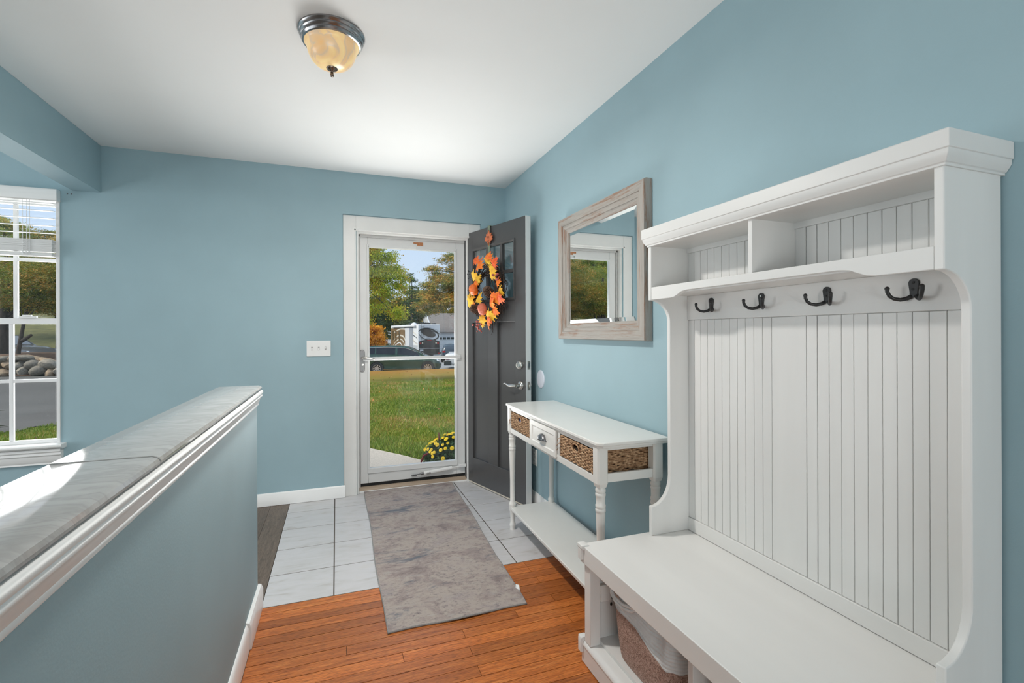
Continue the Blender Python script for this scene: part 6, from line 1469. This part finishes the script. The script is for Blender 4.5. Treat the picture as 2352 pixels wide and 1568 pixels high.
for x in (6.7, 8.2, 9.4):
    b = MB(); b.box(x, x+0.62, -0.02, 0.026, 2.0, 3.2); obj('side_window', b, mat('bronze_window', (0.10, 0.07, 0.035), 0.1) if 'bronze_window' not in MATS else MATS['bronze_window'], cm, local=True, bevel=0.02)
for y in (-0.30, -Wd+0.30):
    b = MB(); b.lathe([(0.001, -0.05), (0.10, -0.05), (0.11, -0.03)], (0, y, 1.72), 16, 'x'); obj('tail_lamp', b, LRED, cm, local=True)
    b = MB(); b.lathe([(0.001, -0.05), (0.085, -0.05), (0.095, -0.03)], (0, y+(-0.24 if y > -1 else 0.24), 1.76), 16, 'x'); obj('reverse_lamp', b, mat('cream_lens', (0.80, 0.76, 0.58), 0.3) if 'cream_lens' not in MATS else MATS['cream_lens'], cm, local=True)
    b = MB(); b.box(-0.245, -0.21, y-0.09, y+0.09, 0.50, 0.62); obj('reflector', b, LRED, cm, local=True)
b = MB(); b.box(-0.06, -0.02, -1.62, -1.08, 2.02, 2.10); obj('brake_lamp', b, LRED, cm, local=True)
b = MB(); b.box(-0.06, -0.02, -0.62, -0.22, 0.86, 1.04); obj('number_plate', b, PLATE, cm, local=True)
b = MB()
for y in (-0.36, -0.72): b.tube([(0.2, y, 4.15), (-0.12, y, 4.1), (-0.14, y, 1.3)], 0.016, 6)
for k in range(7): b.tube([(-0.14, -0.36, 1.5+k*0.36), (-0.14, -0.72, 1.5+k*0.36)], 0.014, 6)
obj('ladder', b, BLK, cm, local=True)
for (x0, x1, y0, y1, h, m_, nm) in ((0.9, 1.9, -1.9, -0.9, 0.22, BLK, 'roof_air_conditioner'), (5.0, 6.2, -1.9, -0.9, 0.26, BLK, 'roof_air_conditioner'), (0.6, 1.2, -2.5, -2.1, 0.18, BLK, 'roof_vent')):
    b = MB(); b.box(x0, x1, y0, y1, H1-0.02, H1+h); obj(nm, b, m_, cm, local=True, bevel=0.06)
b = MB(); b.ball((4.0, -0.9, H1), (0.36, 0.36, 0.30), 16, 10); obj('satellite_dome', b, WHT, cm, local=True, smooth=60)
for x in (2.6, 3.6, 9.0):
    for s in (1, -1): wheel(cm, x, -0.16 if s > 0 else -Wd+0.16, 0.5, 0.28, s, 0.55)

# ------------------------------------------------------------------ house with garage beyond the cars
SID = mat('white_clapboard', (0.72, 0.73, 0.75), 0.6); SHG = mat('grey_brown_shingle', (0.22, 0.195, 0.18), 0.9, var=0.15, scale=4)
hs_ = thing('house', 'white house with a grey shingled gable roof and garage beyond the cars', 'house', (20, 78, -1.9))
zg = gz(18, 76)-0.05; hx0, hx1, hy0, hy1, ze, zr = 13.9, 30.0, 74.5, 84.5, 1.55, 4.45
b = MB(); b.prism([(hy0, zg), (hy1, zg), (hy1, ze), ((hy0+hy1)/2, zr-0.15), (hy0, ze)], 'x', hx0, hx1); obj('walls', b, SID, hs_)
def pitch(y0, z0, y1, z1):
    b = MB(); b.prism([(y0, z0), (y1, z1), (y1, z1+0.12), (y0, z0+0.12)], 'x', hx0+0.1, hx1+0.3); return b
ym = (hy0+hy1)/2
obj('roof_slope', pitch(hy0-0.5, ze-0.28, ym, zr), SHG, hs_); obj('roof_slope', pitch(hy1+0.5, ze-0.28, ym, zr), SHG, hs_)
b = MB(); b.prism([(hy0-0.5, ze-0.30), (ym, zr-0.02), (hy1+0.5, ze-0.30), (hy1+0.5, ze-0.02), (ym, zr+0.20), (hy0-0.5, ze-0.02)], 'x', hx0-0.08, hx0+0.1); obj('bargeboard', b, SID, hs_)
for x0 in (14.9, 18.2):
    b = MB(); b.box(x0, x0+2.7, hy0-0.08, hy0, zg, 0.75); gd = obj('garage_door', b, WHT, hs_)
    b = MB()
    for k in range(1, 4): b.box(x0, x0+2.7, hy0-0.085, hy0-0.079, zg+(0.75-zg)*k/4-0.015, zg+(0.75-zg)*k/4+0.015)
    obj('panel_joint', b, mat('grey_joint', (0.35, 0.36, 0.37), 0.7) if 'grey_joint' not in MATS else MATS['grey_joint'], gd)
    for k in range(4):
        b = MB(); b.box(x0+0.12+k*0.64, x0+0.12+k*0.64+0.52, hy0-0.10, hy0-0.07, 0.22, 0.56); pw = obj('pane', b, CGL, gd)
        
b = MB(); b.box(hx0, hx1, hy0-0.12, hy0, 0.80, 0.98); obj('fascia_band', b, WHT, hs_)
for x0 in (22.5, 25.6):
    b = MB(); b.box(x0, x0+1.2, hy0-0.06, hy0, -0.7, 0.7); w_ = obj('window', b, CGL, hs_)
    b = MB(); b.frame(x0-0.1, x0+1.3, -0.8, 0.8, [(0, 0), (0, 0.10), (0.1, 0.10), (0.1, 0)], lambda u, w, h: (u, hy0-h, w)); obj('window_frame', b, WHT, w_)
